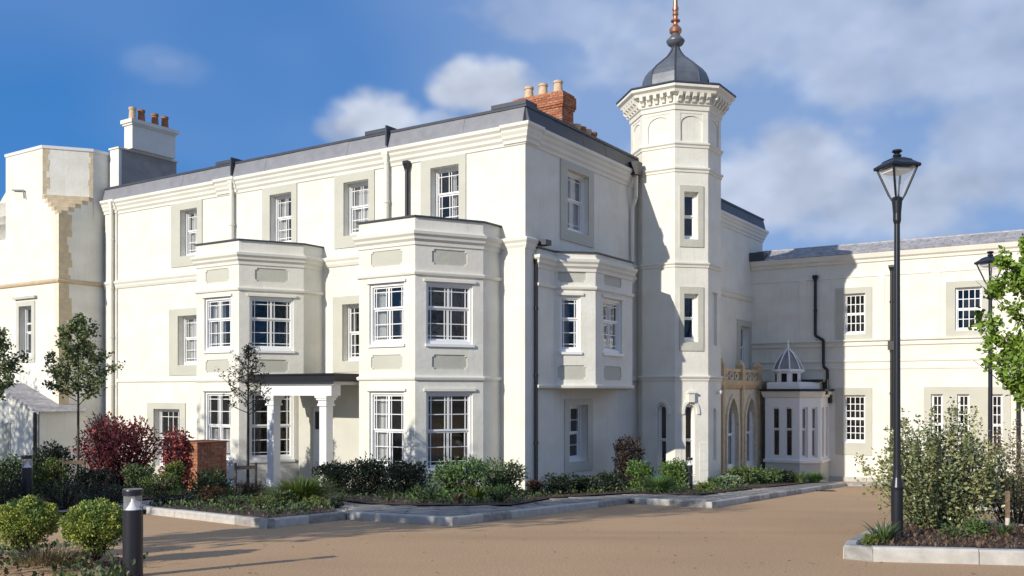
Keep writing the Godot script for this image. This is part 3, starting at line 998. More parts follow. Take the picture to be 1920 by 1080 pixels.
# ---------------------------------------------------------------- left wing
func left_wing() -> void:
	var h := house_thing("corner_wing", "tall cream wing with chamfered top corner and exposed sandstone quoins", "building", Vector3(-21, -1, 0))
	var pc := Vector2(-18.75, 1.75)
	var fo := Vector2(-27.0, 1.75)
	var X := Vector2(1, 0)
	var st := mb()
	var wx0 := -21.35 + 27.0
	var wx1 := -20.5 + 27.0
	wall(st, fo, X, 8.25, -2.2, 8.8, [[wx0, wx1, 3.72, 5.6, 0.32]])
	wall(st, pc, Vector2(0, -1), 2.2, -2.2, 8.8)
	# upper stage with the corner cut off; steps between
	var A := Vector2(-19.8, 1.75)
	var B := Vector2(-18.75, 0.42)
	var upper := [Vector2(-22.3, 1.75), A, B, Vector2(-18.75, -0.45), Vector2(-22.3, -0.45)]
	for i in 5:
		var a: Vector2 = upper[i]
		var b: Vector2 = upper[(i + 1) % 5]
		wall(st, a, (b - a).normalized(), (b - a).length(), 9.62, 11.38)
	poly(st, [Vector2(-27, 1.75), pc, Vector2(-18.75, -4), Vector2(-27, -4)], 8.8)
	wall(st, Vector2(-23.2, 1.75), X, 3.4, 8.8, 9.62)
	wall(st, Vector2(-18.75, 0.42), Vector2(0, -1), 0.87, 8.8, 9.62)
	q(st, Vector3(-22.3, 10.0, 1.75), Vector3(-22.3, 10.0, -0.4), Vector3(-24.5, 8.2, -0.4), Vector3(-24.5, 8.2, 1.75))
	tri(st, Vector3(-24.5, 8.2, 1.75), Vector3(-22.3, 8.2, 1.75), Vector3(-22.3, 10.0, 1.75))
	part("wall", st, M.render, h)
	for k in 5:
		var y0 := 8.8 + k * 0.164
		var f := (k + 0.35) / 5.0
		var a := pc.lerp(A, f)
		var b := pc.lerp(B, f)
		st = mb()
		var ring := [Vector2(-19.82, 1.75), a, b, Vector2(-18.75, 0.40), Vector2(-19.82, 0.40)]
		var rw := mb()
		sweep(rw, ring, [Vector2(0.0, y0), Vector2(0.0, y0 + 0.164)], true)
		poly(rw, ring, y0 + 0.1625)
		part("wall_step", rw, M.render, h)
		var e2 := clampf(f + 0.16, 0.0, 1.0)
		ring = [pc.lerp(A, e2), a, b, pc.lerp(B, e2), Vector2(-19.6, 0.5)]
		sweep(st, ring, [Vector2(0.004, y0), Vector2(0.012, y0 + 0.02), Vector2(0.012, y0 + 0.15), Vector2(0.0, y0 + 0.162)], true)
		poly(st, ring, y0 + 0.1635)
		part("stepped_stone", st, M.quoin_deep, h)
	st = mb()
	sweep(st, [upper[0], A, B, upper[3]], [Vector2(0, 11.3), Vector2(0.04, 11.32), Vector2(0.06, 11.42), Vector2(-0.1, 11.46)])
	poly(st, upper, 11.42)
	part("coping", st, M.white, h)
	# ragged sandstone quoins
	var y := -1.6
	while y < 8.75:
		var hh := 0.27
		for sd in 2:
			var len := rng.randf_range(0.18, 0.3) if sd == 0 else rng.randf_range(0.3, 0.52)
			st = mb()
			if sd == 0:
				box(st, Vector3(pc.x - len, y, pc.y - 0.02), Vector3(pc.x + 0.006, y + hh, pc.y + 0.006))
			else:
				box(st, Vector3(pc.x - 0.02, y, pc.y - len), Vector3(pc.x + 0.006, y + hh, pc.y - 0.001))
			part("quoin_stone", st, M.quoin_lit if sd == 0 else M.quoin_deep, h)  # sunlit front stones take the pale tone, shaded return stones the deep one
		y += 0.275
	y = 9.65
	while y < 11.2:
		for c in [[A, 0], [B, 1]]:
			var dd: Vector2 = (B - A).normalized()
			var len := rng.randf_range(0.1, 0.24)
			st = mb()
			var bt := Transform3D(Basis(Vector3(dd.x, 0, dd.y), Vector3.UP, Vector3(-dd.y, 0, dd.x)), at(A, dd, 0, 0))
			var fl := (B - A).length()
			if c[1] == 0: box(st, Vector3(0, y, -0.02), Vector3(len, y + 0.2, 0.005), bt)
			else: box(st, Vector3(fl - len * 0.7, y, -0.02), Vector3(fl, y + 0.2, 0.005), bt)
			part("quoin_stone", st, M.quoin_deep, h)
		y += 0.21
	st = mb()
	sweep(st, [fo, pc, Vector2(-18.75, -0.3)], [Vector2(0, 6.33), Vector2(0.05, 6.36), Vector2(0.07, 6.42), Vector2(0.02, 6.48), Vector2(0, 6.5)])
	part("string_course", st, M.sand, h)
	surround(h, fo, X, wx0 - 0.18, wx1 + 0.22, 3.5, 5.78, wx0, wx1, 3.72, 5.6, 0.03, "grey_render")
	window(h, fo, X, wx0, wx1, 3.72, 5.6, {"name": "casement_window", "recess": 0.2, "vs": [0.5], "rail": 0.48, "low": [], "up": [0.36], "bar": 0.06, "room": 0.6, "mull": 1, "curtains": [[0.0, 0.3, 0.97, "curtain"]]})
	st = mb()
	box(st, Vector3(fo.x + wx0 - 0.28, 5.86, 1.74), Vector3(fo.x + wx1 + 0.35, 5.95, 1.86))
	part("label_mould", st, M.surround, h)
	drain_pipe(h, [Vector3(-21.7, 10.0, 1.82), Vector3(-20.95, 9.9, 1.82), Vector3(-20.9, 9.6, 1.82)], 0.03, M.stack_grey, false, "overflow_pipe")


func lean_to() -> void:
	var h := house_thing("lean_to", "low white lean-to with sloping slate roof and grey door", "outbuilding", Vector3(-22, -1, 2))
	var st := mb()
	var zf := 2.75
	var a := Vector3(-26.5, -2.2, zf)
	var ur := -18.25
	q(st, a, Vector3(ur, -2.2, zf), Vector3(ur, 1.75, zf), Vector3(-26.5, 1.75, zf))
	q(st, Vector3(-26.5, 1.75, zf), Vector3(ur, 1.75, zf), Vector3(-21.0, 2.62, zf), Vector3(-26.5, 2.62, zf))
	q(st, Vector3(ur, -2.2, zf), Vector3(ur, -2.2, 1.0), Vector3(ur, 1.75, 1.0), Vector3(ur, 1.75, zf))
	part("wall", st, M.render, h)
	st = mb()
	q(st, Vector3(ur + 0.2, 1.72, zf + 0.15), Vector3(ur + 0.2, 1.72, 1.0), Vector3(-21.0, 2.72, 1.0), Vector3(-21.0, 2.72, zf + 0.15))
	q(st, Vector3(ur + 0.2, 1.62, zf + 0.15), Vector3(ur + 0.2, 1.72, zf + 0.15), Vector3(-21.0, 2.72, zf + 0.15), Vector3(-21.0, 2.62, zf + 0.15))
	q(st, Vector3(-21.0, 2.62, zf + 0.15), Vector3(-21.0, 2.72, zf + 0.15), Vector3(-26.5, 2.72, zf + 0.15), Vector3(-26.5, 2.62, zf + 0.15))
	q(st, Vector3(-26.5, 2.72, zf + 0.15), Vector3(-21.0, 2.72, zf + 0.15), Vector3(-21.0, 2.72, 1.0), Vector3(-26.5, 2.72, 1.0))
	part("roof", st, M.slate_b, h)
	st = mb()
	box(st, Vector3(-22.0, -1.2, zf - 0.01), Vector3(-20.1, 1.3, zf + 0.03))
	for k in 5:
		box(st, Vector3(-21.9, -0.9 + k * 0.4, zf + 0.03), Vector3(-20.2, -0.9 + k * 0.4 + 0.34, zf + 0.045))
	part("door", st, M.surround, h)
	drain_pipe(h, [Vector3(ur - 0.06, 1.7, zf + 0.12), Vector3(ur - 0.06, -1.0, zf + 0.12)], 0.07, M.iron, false)


# ---------------------------------------------------------------- right wing
func right_wing() -> void:
	var h := house_thing("right_wing", "long two storey white wing with grey window surrounds and slate roof", "building", Vector3(7, -1.2, -18))
	var o := Vector2(0.0, -18.0)
	var X := Vector2(1, 0)
	var st := mb()
	var wins := [[3.84, 4.66, 4.72, 6.36, 3.51, 4.92, 4.45, 6.6, 4], [3.82, 4.66, 0.36, 2.28, 3.51, 4.92, -0.13, 2.57, 4], [7.93, 8.84, 4.72, 6.36, 7.6, 9.12, 4.45, 6.6, 4],
		[7.08, 7.5, 0.0, 2.32, 0, 0, 0, 0, 2], [8.0, 8.42, 0.0, 2.32, 0, 0, 0, 0, 2], [9.12, 9.54, 0.0, 2.32, 0, 0, 0, 0, 2], [11.9, 12.8, 4.72, 6.36, 11.6, 13.1, 4.45, 6.6, 4], [11.9, 12.8, 0.36, 2.28, 11.6, 13.1, -0.13, 2.57, 4]]
	var holes := []
	for w in wins:
		holes.append([w[0], w[1], w[2], w[3], 0.24])
	wall(st, o, X, 17.0, -2.6, 7.7, holes)
	wall(st, Vector2(17, -18), Vector2(0, -1), 8.0, -2.6, 7.7)
	part("wall", st, M.render, h)
	for w in wins:
		var opt := {"recess": 0.1, "vs": [0.25, 0.5, 0.75], "rail": 0.5, "low": [0.5], "up": [0.5], "bar": 0.028, "room": 0.6, "dark": "dark_room", "frame": 0.05}
		if w[3] < 3.0:
			opt.low = [0.333, 0.667]
			opt.up = [0.333, 0.667]
		if w[8] == 2:
			opt.vs = [0.5]
		window(h, o, X, w[0], w[1], w[2], w[3], opt)
		if w[4] > 0.0:
			surround(h, o, X, w[4], w[5], w[6], w[7], w[0], w[1], w[2], w[3])
	# one grey field behind the three narrow windows
	st = mb()
	for r in [[6.82, 7.08, -0.35, 2.6], [7.5, 8.0, -0.35, 2.6], [8.42, 9.12, -0.35, 2.6], [9.54, 9.8, -0.35, 2.6], [7.08, 7.5, 2.32, 2.6], [8.0, 8.42, 2.32, 2.6], [9.12, 9.54, 2.32, 2.6]]:
		box(st, Vector3(r[0], r[2], -18.01), Vector3(r[1], r[3], -17.965))
	part("window_surround", st, M.surround, h)
	var run := [Vector2(0.02, -18), Vector2(17, -18)]
	for y in [[4.28, 0.07], [4.47, 0.1], [3.64, 0.05], [3.34, 0.03]]:
		st = mb()
		sweep(st, run, [Vector2(0, y[0] - 0.05), Vector2(y[1], y[0] - 0.03), Vector2(y[1] + 0.01, y[0] + 0.03), Vector2(0, y[0] + 0.05)])
		part("string_course", st, M.trim, h)
	for u in [[2.05, 2.35], [3.3, 3.42], [5.15, 5.4], [7.1, 7.4]]:
		st = mb()
		box(st, Vector3(u[0], 4.52, -18.01), Vector3(u[1], 7.0, -17.97))
		part("pilaster_strip", st, M.render, h)
	st = mb()
	sweep(st, run, [Vector2(0, 6.98), Vector2(0.03, 7.0), Vector2(0.03, 7.04), Vector2(0, 7.06)])
	part("string_course", st, M.trim, h)
	st = mb()
	sweep(st, run, [Vector2(0, 7.55), Vector2(0.06, 7.58), Vector2(0.08, 7.68), Vector2(0.16, 7.74), Vector2(0.2, 7.86), Vector2(0.22, 7.92), Vector2(0, 7.95)])
	part("cornice", st, M.trim, h)
	st = mb()
	box(st, Vector3(0.02, -2.0, -18.02), Vector3(17, -1.02, -17.9))
	part("plinth", st, M.kerb, h)
	# slate roof: courses of slates, each its own piece
	var dy := 0.20
	for r in 5:
		var x := 0.0 if r % 2 == 0 else -0.3
		while x < 13.4:
			var e := minf(x + 0.6, 17.0)
			var x0 := maxf(x, 0.0)
			var sl := MeshInstance3D.new()
			sl.name = "roof_slate"
			sl.mesh = unit_box
			sl.material_override = M.slate if rng.randf() < 0.55 else M.slate_b
			h.add_child(sl, true)
			var c := Vector3((x0 + e) / 2, 7.945 + dy * (r + 0.5) * 0.5, -17.8 - dy * (r + 0.5) * 1.0)
			sl.transform = Transform3D(Basis(Vector3.RIGHT, deg_to_rad(24.0)) * Basis.from_scale(Vector3(e - x0 - 0.012, 0.02, 0.3)), c - h.get_meta("_base"))
			x += 0.6
	st = mb()
	q(st, Vector3(0, 7.93, -17.8), Vector3(17, 7.93, -17.8), Vector3(17, 8.43, -18.8), Vector3(0, 8.43, -18.8))
	q(st, Vector3(0, 8.43, -18.8), Vector3(17, 8.43, -18.8), Vector3(17, 8.4, -26), Vector3(0, 8.4, -26))
	part("roof_deck", st, M.slate, h)
	st = mb()
	tube(st, Vector3(0, 8.45, -18.82), Vector3(17, 8.45, -18.82), 0.05, 0.05, 8)
	part("ridge", st, M.slate_b, h)
	st = mb()
	box(st, Vector3(0.0, 7.96, -18.4), Vector3(0.62, 8.3, -17.72))
	part("lead_valley_box", st, M.lead_dark, h)
	drain_pipe(h, [Vector3(2.72, 7.0, -17.9), Vector3(2.72, 4.72, -17.9), Vector3(3.06, 4.5, -17.85), Vector3(3.06, 3.45, -17.85), Vector3(3.22, 3.3, -17.85), Vector3(3.22, 2.0, -17.85), Vector3(3.1, 1.9, -17.88), Vector3(3.1, -1.3, -17.88)], 0.06, M.iron)
	st = mb()
	box(st, Vector3(2.85, 1.95, -17.98), Vector3(3.38, 2.3, -17.7))
	part("pipe_junction", st, M.iron, h)
	drain_pipe(h, [Vector3(5.68, 7.2, -17.9), Vector3(5.68, -1.3, -17.9)], 0.07, M.iron)
	st = mb()
	box(st, Vector3(5.55, 4.05, -17.86), Vector3(5.8, 4.4, -17.76))
	part("pipe_junction", st, M.iron, h)
	drain_pipe(h, [Vector3(10.05, 4.3, -17.9), Vector3(10.05, -1.3, -17.9)], 0.07, M.iron)


# ---------------------------------------------------------------- gothic link and glazed bay
func gothic_link() -> void:
	var h := house_thing("gothic_link", "sandstone link with two pointed windows and pierced parapet", "building", Vector3(0.5, -1.1, -14))
	var o := Vector2(0.9, -9.0)
	var d := Vector2(0, -1)
	var ws := [[3.55, 4.75], [5.6, 6.8]]
	var holes := []
	for w in ws:
		holes.append([w[0], w[1], -0.55, 2.2, 0.25])
	var st := mb()
	wall(st, o, d, 9.0, -2.4, 2.68, holes)
	for w in ws:
		arch_fill(st, o, d, w[0], w[1], 1.15, 2.18, 2.201, 0.25, true)
	poly(st, [Vector2(0.9, -9), Vector2(0.9, -18), Vector2(0, -18), Vector2(0, -9)], 2.7)
	part("wall", st, M.sand_pale, h)
	for w in ws:
		window(h, o, d, w[0], w[1], -0.55, 2.2, {"name": "lancet_window", "recess": 0.1, "vs": [0.5], "rail": 0.48, "low": [], "up": [], "frame": 0.1, "room": 0.6, "curtains": [[0.0, 1.0, 0.97, "curtain"]]})
		st = mb()
		arch_band(st, o, d, w[0], w[1], 1.15, 2.18, 0.14, 0.07, -0.6, true)
		part("arch_mould", st, M.sand_pale, h)
	st = mb()
	sweep(st, [Vector2(0.9, -9), Vector2(0.9, -17.6)], [Vector2(0, 2.5), Vector2(0.06, 2.55), Vector2(0.12, 2.68), Vector2(0.14, 2.84), Vector2(0.02, 2.87), Vector2(0, 2.87)])
	part("cornice", st, M.sand, h)
	for x in [3.1, 5.15, 7.2]:
		st = mb()
		box(st, Vector3(0.72, 2.5, -9.0 - x - 0.13), Vector3(1.02, 3.4, -9.0 - x + 0.13))
		lathe(st, Vector3(0.87, 3.4, -9.0 - x), [[0.2, 0.0], [0.2, 0.06], [0.0, 0.28]], 4, false)
		box(st, Vector3(0.88, -1.5, -9.0 - x - 0.1), Vector3(0.99, 2.5, -9.0 - x + 0.1))
		part("pier", st, M.sand, h)
	for b in [[3.25, 5.0], [5.3, 7.05]]:
		st = mb()
		box(st, Vector3(0.8, 3.16, -9.0 - b[1]), Vector3(0.95, 3.28, -9.0 - b[0]))
		part("parapet_rail", st, M.sand, h)
		for k in 3:
			st = mb()
			var c := Vector3(0.87, 3.01, -9.0 - lerpf(b[0], b[1], (k + 0.5) / 3.0))
			for a in 10:
				var t0 := TAU * a / 10.0
				var t1 := TAU * (a + 1) / 10.0
				tube(st, c + Vector3(0, sin(t0) * 0.13, cos(t0) * 0.2), c + Vector3(0, sin(t1) * 0.13, cos(t1) * 0.2), 0.045, 0.045, 6)
			part("pierced_ring", st, M.sand_pale, h)


func glazed_bay() -> void:
	var h := house_thing("glazed_bay", "white glazed bay with arched lights and small domed lantern on its roof", "conservatory", Vector3(2, -1.1, -17))
	var P := [Vector2(1.25, -16.9), Vector2(1.25, -16.0), Vector2(2.62, -16.0), Vector2(3.27, -16.65), Vector2(3.27, -18.0)]
	var lights := {1: [[0.27, 0.58], [0.78, 1.09]], 2: [[0.12, 0.36], [0.54, 0.78]], 3: [[0.15, 0.5], [0.75, 1.1]]}
	var st := mb()
	var bs := mb()
	for i in P.size() - 1:
		var a: Vector2 = P[i]
		var b: Vector2 = P[i + 1]
		var d := (b - a).normalized()
		var holes := []
		for l in lights.get(i, []):
			holes.append([l[0], l[1], -0.2, 1.8, 0.12])
		wall(st, a, d, (b - a).length(), -0.35, 2.3, holes)
		wall(bs, a, d, (b - a).length(), -2.4, -0.35)
		for l in lights.get(i, []):
			if i == 1:
				arch_fill(st, a, d, l[0], l[1], 1.64, 1.8, 1.801, 0.12)
			window(h, a, d, l[0], l[1], -0.2, 1.8, {"name": "arched_light", "recess": 0.05, "vs": [], "rail": 0.56, "low": [], "up": [], "frame": 0.025, "room": 0.4, "dark": "dark_room", "sill": false, "curtains": [[0.0, 1.0, 0.97, "curtain"]] if i == 2 else []})
	part("timber_wall", st, M.white, h)
	part("base_wall", bs, M.grey_render, h)
	st = mb()
	sweep(st, P, [Vector2(0, -0.42), Vector2(0.06, -0.4), Vector2(0.07, -0.3), Vector2(0, -0.27)])
	part("sill", st, M.white, h)
	st = mb()
	sweep(st, P, [Vector2(0, 2.16), Vector2(0.06, 2.2), Vector2(0.1, 2.3), Vector2(0.14, 2.42), Vector2(0, 2.44)])
	part("cornice", st, M.trim, h)
	st = mb()
	sweep(st, P, [Vector2(0.1, 2.43), Vector2(0.19, 2.44), Vector2(0.19, 2.52), Vector2(0.04, 2.52)])
	part("gutter", st, M.iron, h)
	st = mb()
	var inner := []
	for p in P: inner.append(p.lerp(Vector2(2.0, -17.2), 0.06))
	sweep(st, inner, [Vector2(0, 2.4), Vector2(0, 2.78), Vector2(-0.1, 2.8)])
	poly(st, inner, 2.6)
	part("roof_parapet", st, M.white, h)
	st = mb()
	box(st, Vector3(2.55, 2.8, -16.98), Vector3(3.4, 2.9, -16.5))
	box(st, Vector3(3.25, 2.3, -17.1), Vector3(3.45, 2.9, -16.9))
	part("lead_gutter_box", st, M.iron, h)
	# lantern
	var lt := Node3D.new()
	lt.name = "roof_lantern"
	h.add_child(lt, true)
	lt.position = Vector3(1.95, 2.6, -16.75) - h.get_meta("_base")
	st = mb()
	for i in 8:
		var t0 := TAU * (i + 0.5) / 8
		var t1 := TAU * (i + 1.5) / 8
		var a := Vector2(cos(t0), -sin(t0)) * 0.56
		var b := Vector2(cos(t1), -sin(t1)) * 0.56
		wall(st, b, (a - b).normalized() * -1.0 if false else (b - a).normalized() * -1.0, (b - a).length(), 0.0, 0.62, [[0.1, (b - a).length() - 0.1, 0.14, 0.54, 0.04]])
	put("lantern_frame", st, M.white, lt)
	st = mb()
	lathe(st, Vector3.ZERO, [[0.5, 0.0], [0.5, 0.6]], 8, false)
	put("lantern_glazing", st, M.dark_room, lt)
	st = mb()
	lathe(st, Vector3.ZERO, [[0.56, 0.6], [0.66, 0.62], [0.66, 0.68], [0.56, 0.72]], 8, false)
	put("lantern_cornice", st, M.white, lt)
	var cv := [[0.58, 0.72], [0.5, 0.92], [0.38, 1.14], [0.24, 1.34], [0.1, 1.48], [0.05, 1.56]]
	st = mb()
	lathe(st, Vector3.ZERO, [[0.56, 0.7], [0.48, 0.9], [0.36, 1.12], [0.22, 1.32], [0.08, 1.46], [0.0, 1.48]], 8, false)
	put("lantern_glass", st, M.lead, lt)
	for i in 8:
		var t0 := TAU * (i + 0.5) / 8
		st = mb()
		for m in cv.size() - 1:
			tube(st, Vector3(cos(t0) * cv[m][0], cv[m][1], -sin(t0) * cv[m][0]), Vector3(cos(t0) * cv[m + 1][0], cv[m + 1][1], -sin(t0) * cv[m + 1][0]), 0.03, 0.028, 6)
		put("lantern_rib", st, M.white, lt)
	st = mb()
	lathe(st, Vector3.ZERO, [[0.07, 1.48], [0.05, 1.56], [0.03, 1.8], [0.05, 1.84], [0.0, 1.9]], 8)
	put("lantern_finial", st, M.white, lt)


# ---------------------------------------------------------------- street furniture
func lantern_post(label: String, where: Vector3, size := 1.0) -> void:
	var t := thing("lamp_post", label, "lamp post", where, "black lamp posts along the drive")
	var st := mb()
	lathe(st, Vector3.ZERO, [[0.074, -0.2], [0.074, 0.0], [0.066, 0.02], [0.066, 0.56], [0.071, 0.6], [0.06, 0.65], [0.047, 0.71], [0.042, 0.8]], 16)
	put("base_sleeve", st, M.lamp_paint, t)
	st = mb()
	tube(st, Vector3(0, 0.7, 0), Vector3(0, 3.7, 0), 0.04, 0.032, 14)
	lathe(st, Vector3.ZERO, [[0.034, 3.66], [0.045, 3.7], [0.045, 3.78], [0.06, 3.95], [0.05, 3.97], [0.0, 3.98]], 14)
	put("post", st, M.lamp_paint, t)
	st = mb()
	lathe(st, Vector3.ZERO, [[0.0, 4.3], [0.25, 4.302], [0.262, 4.312], [0.262, 4.338], [0.235, 4.35], [0.17, 4.385], [0.16, 4.4], [0.08, 4.43], [0.0, 4.435]], 4, false)
	put("hood", st, M.lamp_paint, t)
	st = mb()
	lathe(st, Vector3.ZERO, [[0.035, 4.425], [0.05, 4.45], [0.045, 4.465], [0.025, 4.475], [0.06, 4.5], [0.05, 4.52], [0.0, 4.53]], 12)
	put("finial", st, M.lamp_paint, t)
	for i in 4:
		var a := TAU * (i + 0.5) / 4
		st = mb()
		var dr := Vector3(cos(a), 0, -sin(a))
		tube(st, dr * 0.05 + Vector3(0, 3.93, 0), dr * 0.085 + Vector3(0, 3.99, 0), 0.012, 0.011, 6)
		tube(st, dr * 0.085 + Vector3(0, 3.99, 0), dr * 0.218 + Vector3(0, 4.305, 0), 0.013, 0.013, 6)
		put("lantern_arm", st, M.lamp_paint, t)
		var b := TAU * (i + 1.5) / 4
		var dn := Vector3(cos(b), 0, -sin(b))
		st = mb()
		q(st, dr * 0.08 + Vector3(0, 3.99, 0), dn * 0.08 + Vector3(0, 3.99, 0), dn * 0.21 + Vector3(0, 4.295, 0), dr * 0.21 + Vector3(0, 4.295, 0))
		put("glass_panel", st, M.lamp_glass, t)
	st = mb()
	lathe(st, Vector3(0, 4.2, 0), [[0.17, 0.09], [0.17, 0.06], [0.12, 0.04], [0.0, 0.04]], 4, false)
	put("lamp_reflector", st, M.lamp_white, t)
	t.rotation.y = 0.22
	t.scale = Vector3(size, size, size)


func bollard(label: String, where: Vector3, h: float, r: float) -> void:
	var t := thing("bollard_light", label, "bollard", where, "dark metal bollard lights")
	var st := mb()
	lathe(st, Vector3.ZERO, [[r, -0.15], [r, h * 0.76], [r * 0.97, h * 0.765], [0.0, h * 0.765]], 24)
	put("body", st, M.bollard_paint, t)
	st = mb()
	lathe(st, Vector3.ZERO, [[r * 0.93, h * 0.765], [r * 0.93, h * 0.93]], 24)
	put("clear_sleeve", st, M.lamp_glass, t)
	st = mb()
	lathe(st, Vector3.ZERO, [[r * 0.75, h * 0.766], [r * 0.5, h * 0.8], [r * 0.2, h * 0.86], [r * 0.12, h * 0.93]], 20)
	put("reflector_cone", st, M.lamp_white, t)
	st = mb()
	lathe(st, Vector3.ZERO, [[0.0, h * 0.93], [r * 1.02, h * 0.93], [r * 1.03, h * 0.985], [r * 0.98, h], [0.0, h]], 24)
	put("cap", st, M.bollard_paint, t)


# ---------------------------------------------------------------- planting
func make_leaf_mesh(width: float, fold: float, droop: float) -> ArrayMesh:
	var st := mb()
	var b := Vector3.ZERO
	var l1 := Vector3(-width, 0.35, fold)
	var r1 := Vector3(width, 0.35, fold)
	var l2 := Vector3(-width * 0.75, 0.7, fold * 0.6 - droop * 0.3)
	var r2 := Vector3(width * 0.75, 0.7, fold * 0.6 - droop * 0.3)
	var m := Vector3(0, 0.5, -0.02)
	var tip := Vector3(0, 1.0, -droop)
	for f in [[b, m, l1], [b, r1, m], [m, l2, l1], [m, r1, r2], [m, tip, l2], [m, r2, tip]]:
		tri(st, f[0], f[1], f[2])
	return st.commit()


func make_blade_mesh() -> ArrayMesh:
	var st := mb()
	var n := 5
	for i in n:
		var a := float(i) / n
		var b := float(i + 1) / n
		var wa := 0.5 * (1.0 - pow(a, 2.2))
		var wb := 0.5 * (1.0 - pow(b, 2.2))
		var pa := Vector3(0, a - 0.25 * a * a, 0.75 * a * a)
		var pb := Vector3(0, b - 0.25 * b * b, 0.75 * b * b)
		q(st, pa + Vector3(-wa * 0.05, 0, 0), pa + Vector3(wa * 0.05, 0, 0), pb + Vector3(wb * 0.05, 0, 0), pb + Vector3(-wb * 0.05, 0, 0))
	return st.commit()


func copies(called: String, mesh: Mesh, m: Material, parent: Node3D, xf: Array, cols: Array) -> void:
	var mm := MultiMesh.new()
	mm.transform_format = MultiMesh.TRANSFORM_3D
	mm.use_colors = true
	mm.mesh = mesh
	mm.instance_count = xf.size()
	for i in xf.size():
		mm.set_instance_transform(i, xf[i])
		mm.set_instance_color(i, cols[i])
	var o := MultiMeshInstance3D.new()
	o.name = called
	o.multimesh = mm
	o.material_override = m
	parent.add_child(o, true)
	o.set_meta("kind", "stuff")


func tone(name_: String) -> Array:
	match name_:
		"lime": return [Color(0.17, 0.22, 0.035), Color(0.08, 0.12, 0.02)]
		"dark": return [Color(0.03, 0.055, 0.02), Color(0.010, 0.018, 0.008)]
		"mid": return [Color(0.12, 0.18, 0.05), Color(0.04, 0.07, 0.02)]
		"green": return [Color(0.12, 0.22, 0.05), Color(0.04, 0.09, 0.025)]
		"bright": return [Color(0.13, 0.22, 0.035), Color(0.05, 0.10, 0.02)]
		"pale": return [Color(0.22, 0.28, 0.16), Color(0.12, 0.17, 0.09)]
		"straw": return [Color(0.20, 0.15, 0.07), Color(0.08, 0.06, 0.03)]
		"red": return [Color(0.52, 0.11, 0.10), Color(0.15, 0.03, 0.035)]
		"rust": return [Color(0.20, 0.08, 0.025), Color(0.07, 0.04, 0.015)]
		"brown": return [Color(0.055, 0.032, 0.022), Color(0.02, 0.013, 0.01)]
		"big": return [Color(0.33, 0.34, 0.15), Color(0.065, 0.09, 0.03)]
		"big2": return [Color(0.32, 0.27, 0.14), Color(0.08, 0.075, 0.04)]
		"near": return [Color(0.40, 0.46, 0.09), Color(0.14, 0.19, 0.04)]
		"sapling": return [Color(0.24, 0.28, 0.11), Color(0.08, 0.11, 0.04)]
		"spring": return [Color(0.24, 0.36, 0.04), Color(0.09, 0.16, 0.02)]
		"bare": return [Color(0.07, 0.07, 0.04), Color(0.035, 0.03, 0.02)]
	return [Color(0.09, 0.14, 0.04), Color(0.035, 0.06, 0.018)]


func blob_leaves(blobs: Array, n: int, size: float, tn: Array, shell := 0.4, lift := 0.3) -> Array:
	# leaves spread through the outer part of each blob [centre, radii]
	var xf := []
	var cols := []
	var total := 0.0
	for b in blobs: total += b[1].x * b[1].x + b[1].y * b[1].y
	for b in blobs:
		var cnt := int(n * (b[1].x * b[1].x + b[1].y * b[1].y) / total)
		var warm := rng.randf_range(0.8, 1.2)
		for i in cnt:
			var d := Vector3(rng.randfn(), rng.randfn(), rng.randfn()).normalized()
			var f := pow(rng.randf(), shell) * (1.0 + 0.18 * rng.randfn() * 0.5)
			var p: Vector3 = b[0] + d * b[1] * f
			var dir := (d * 0.9 + Vector3(rng.randfn(), rng.randfn() + lift, rng.randfn()) * 0.55).normalized()
			var side := dir.cross(Vector3(rng.randfn(), rng.randfn(), rng.randfn())).normalized()
			var s := size * rng.randf_range(0.6, 1.3)
			xf.append(Transform3D(Basis(side, dir, side.cross(dir)) * Basis.from_scale(Vector3(s, s, s)), p))
			var c: Color = tn[0].lerp(tn[1], clampf(rng.randf() * 1.1, 0, 1))
			cols.append(Color(c.r * warm, c.g * (0.5 + warm / 2), c.b))
	return [xf, cols]


func grass_blades(n: int, w: float, h: float, tn: Array, arch := 0.5, thick := 1.0) -> Array:
	var xf := []
	var cols := []
	for i in n:
		var a := rng.randf() * TAU
		var r := sqrt(rng.randf()) * w * 0.28
		var out := Vector3(cos(a), 0, sin(a))
		var lean := rng.randf_range(0.05, 1.0) * arch
		var L := h * rng.randf_range(0.6, 1.15)
		var up := (Vector3.UP + out * lean * 0.7).normalized()
		var side := up.cross(out).normalized()
		var fwd := side.cross(up)
		xf.append(Transform3D(Basis(side * L * thick, up * L, fwd * L * (0.3 + lean)), out * r))
		cols.append(tn[0].lerp(tn[1], rng.randf()))
	return [xf, cols]


func stems(t: Node3D, tips: Array, r: float, m: Material, called := "stem") -> void:
	var st := mb()
	for p in tips:
		var mid: Vector3 = p * 0.5 + Vector3(rng.randf_range(-0.05, 0.05), 0.0, rng.randf_range(-0.05, 0.05)) * p.length()
		mid.y = p.y * 0.45
		var foot := Vector3(p.x * 0.12, -0.05, p.z * 0.12)
		tube(st, foot, mid, r, r * 0.7, 5, false)
		tube(st, mid, p, r * 0.7, r * 0.3, 5, false)
	put(called, st, m, t)


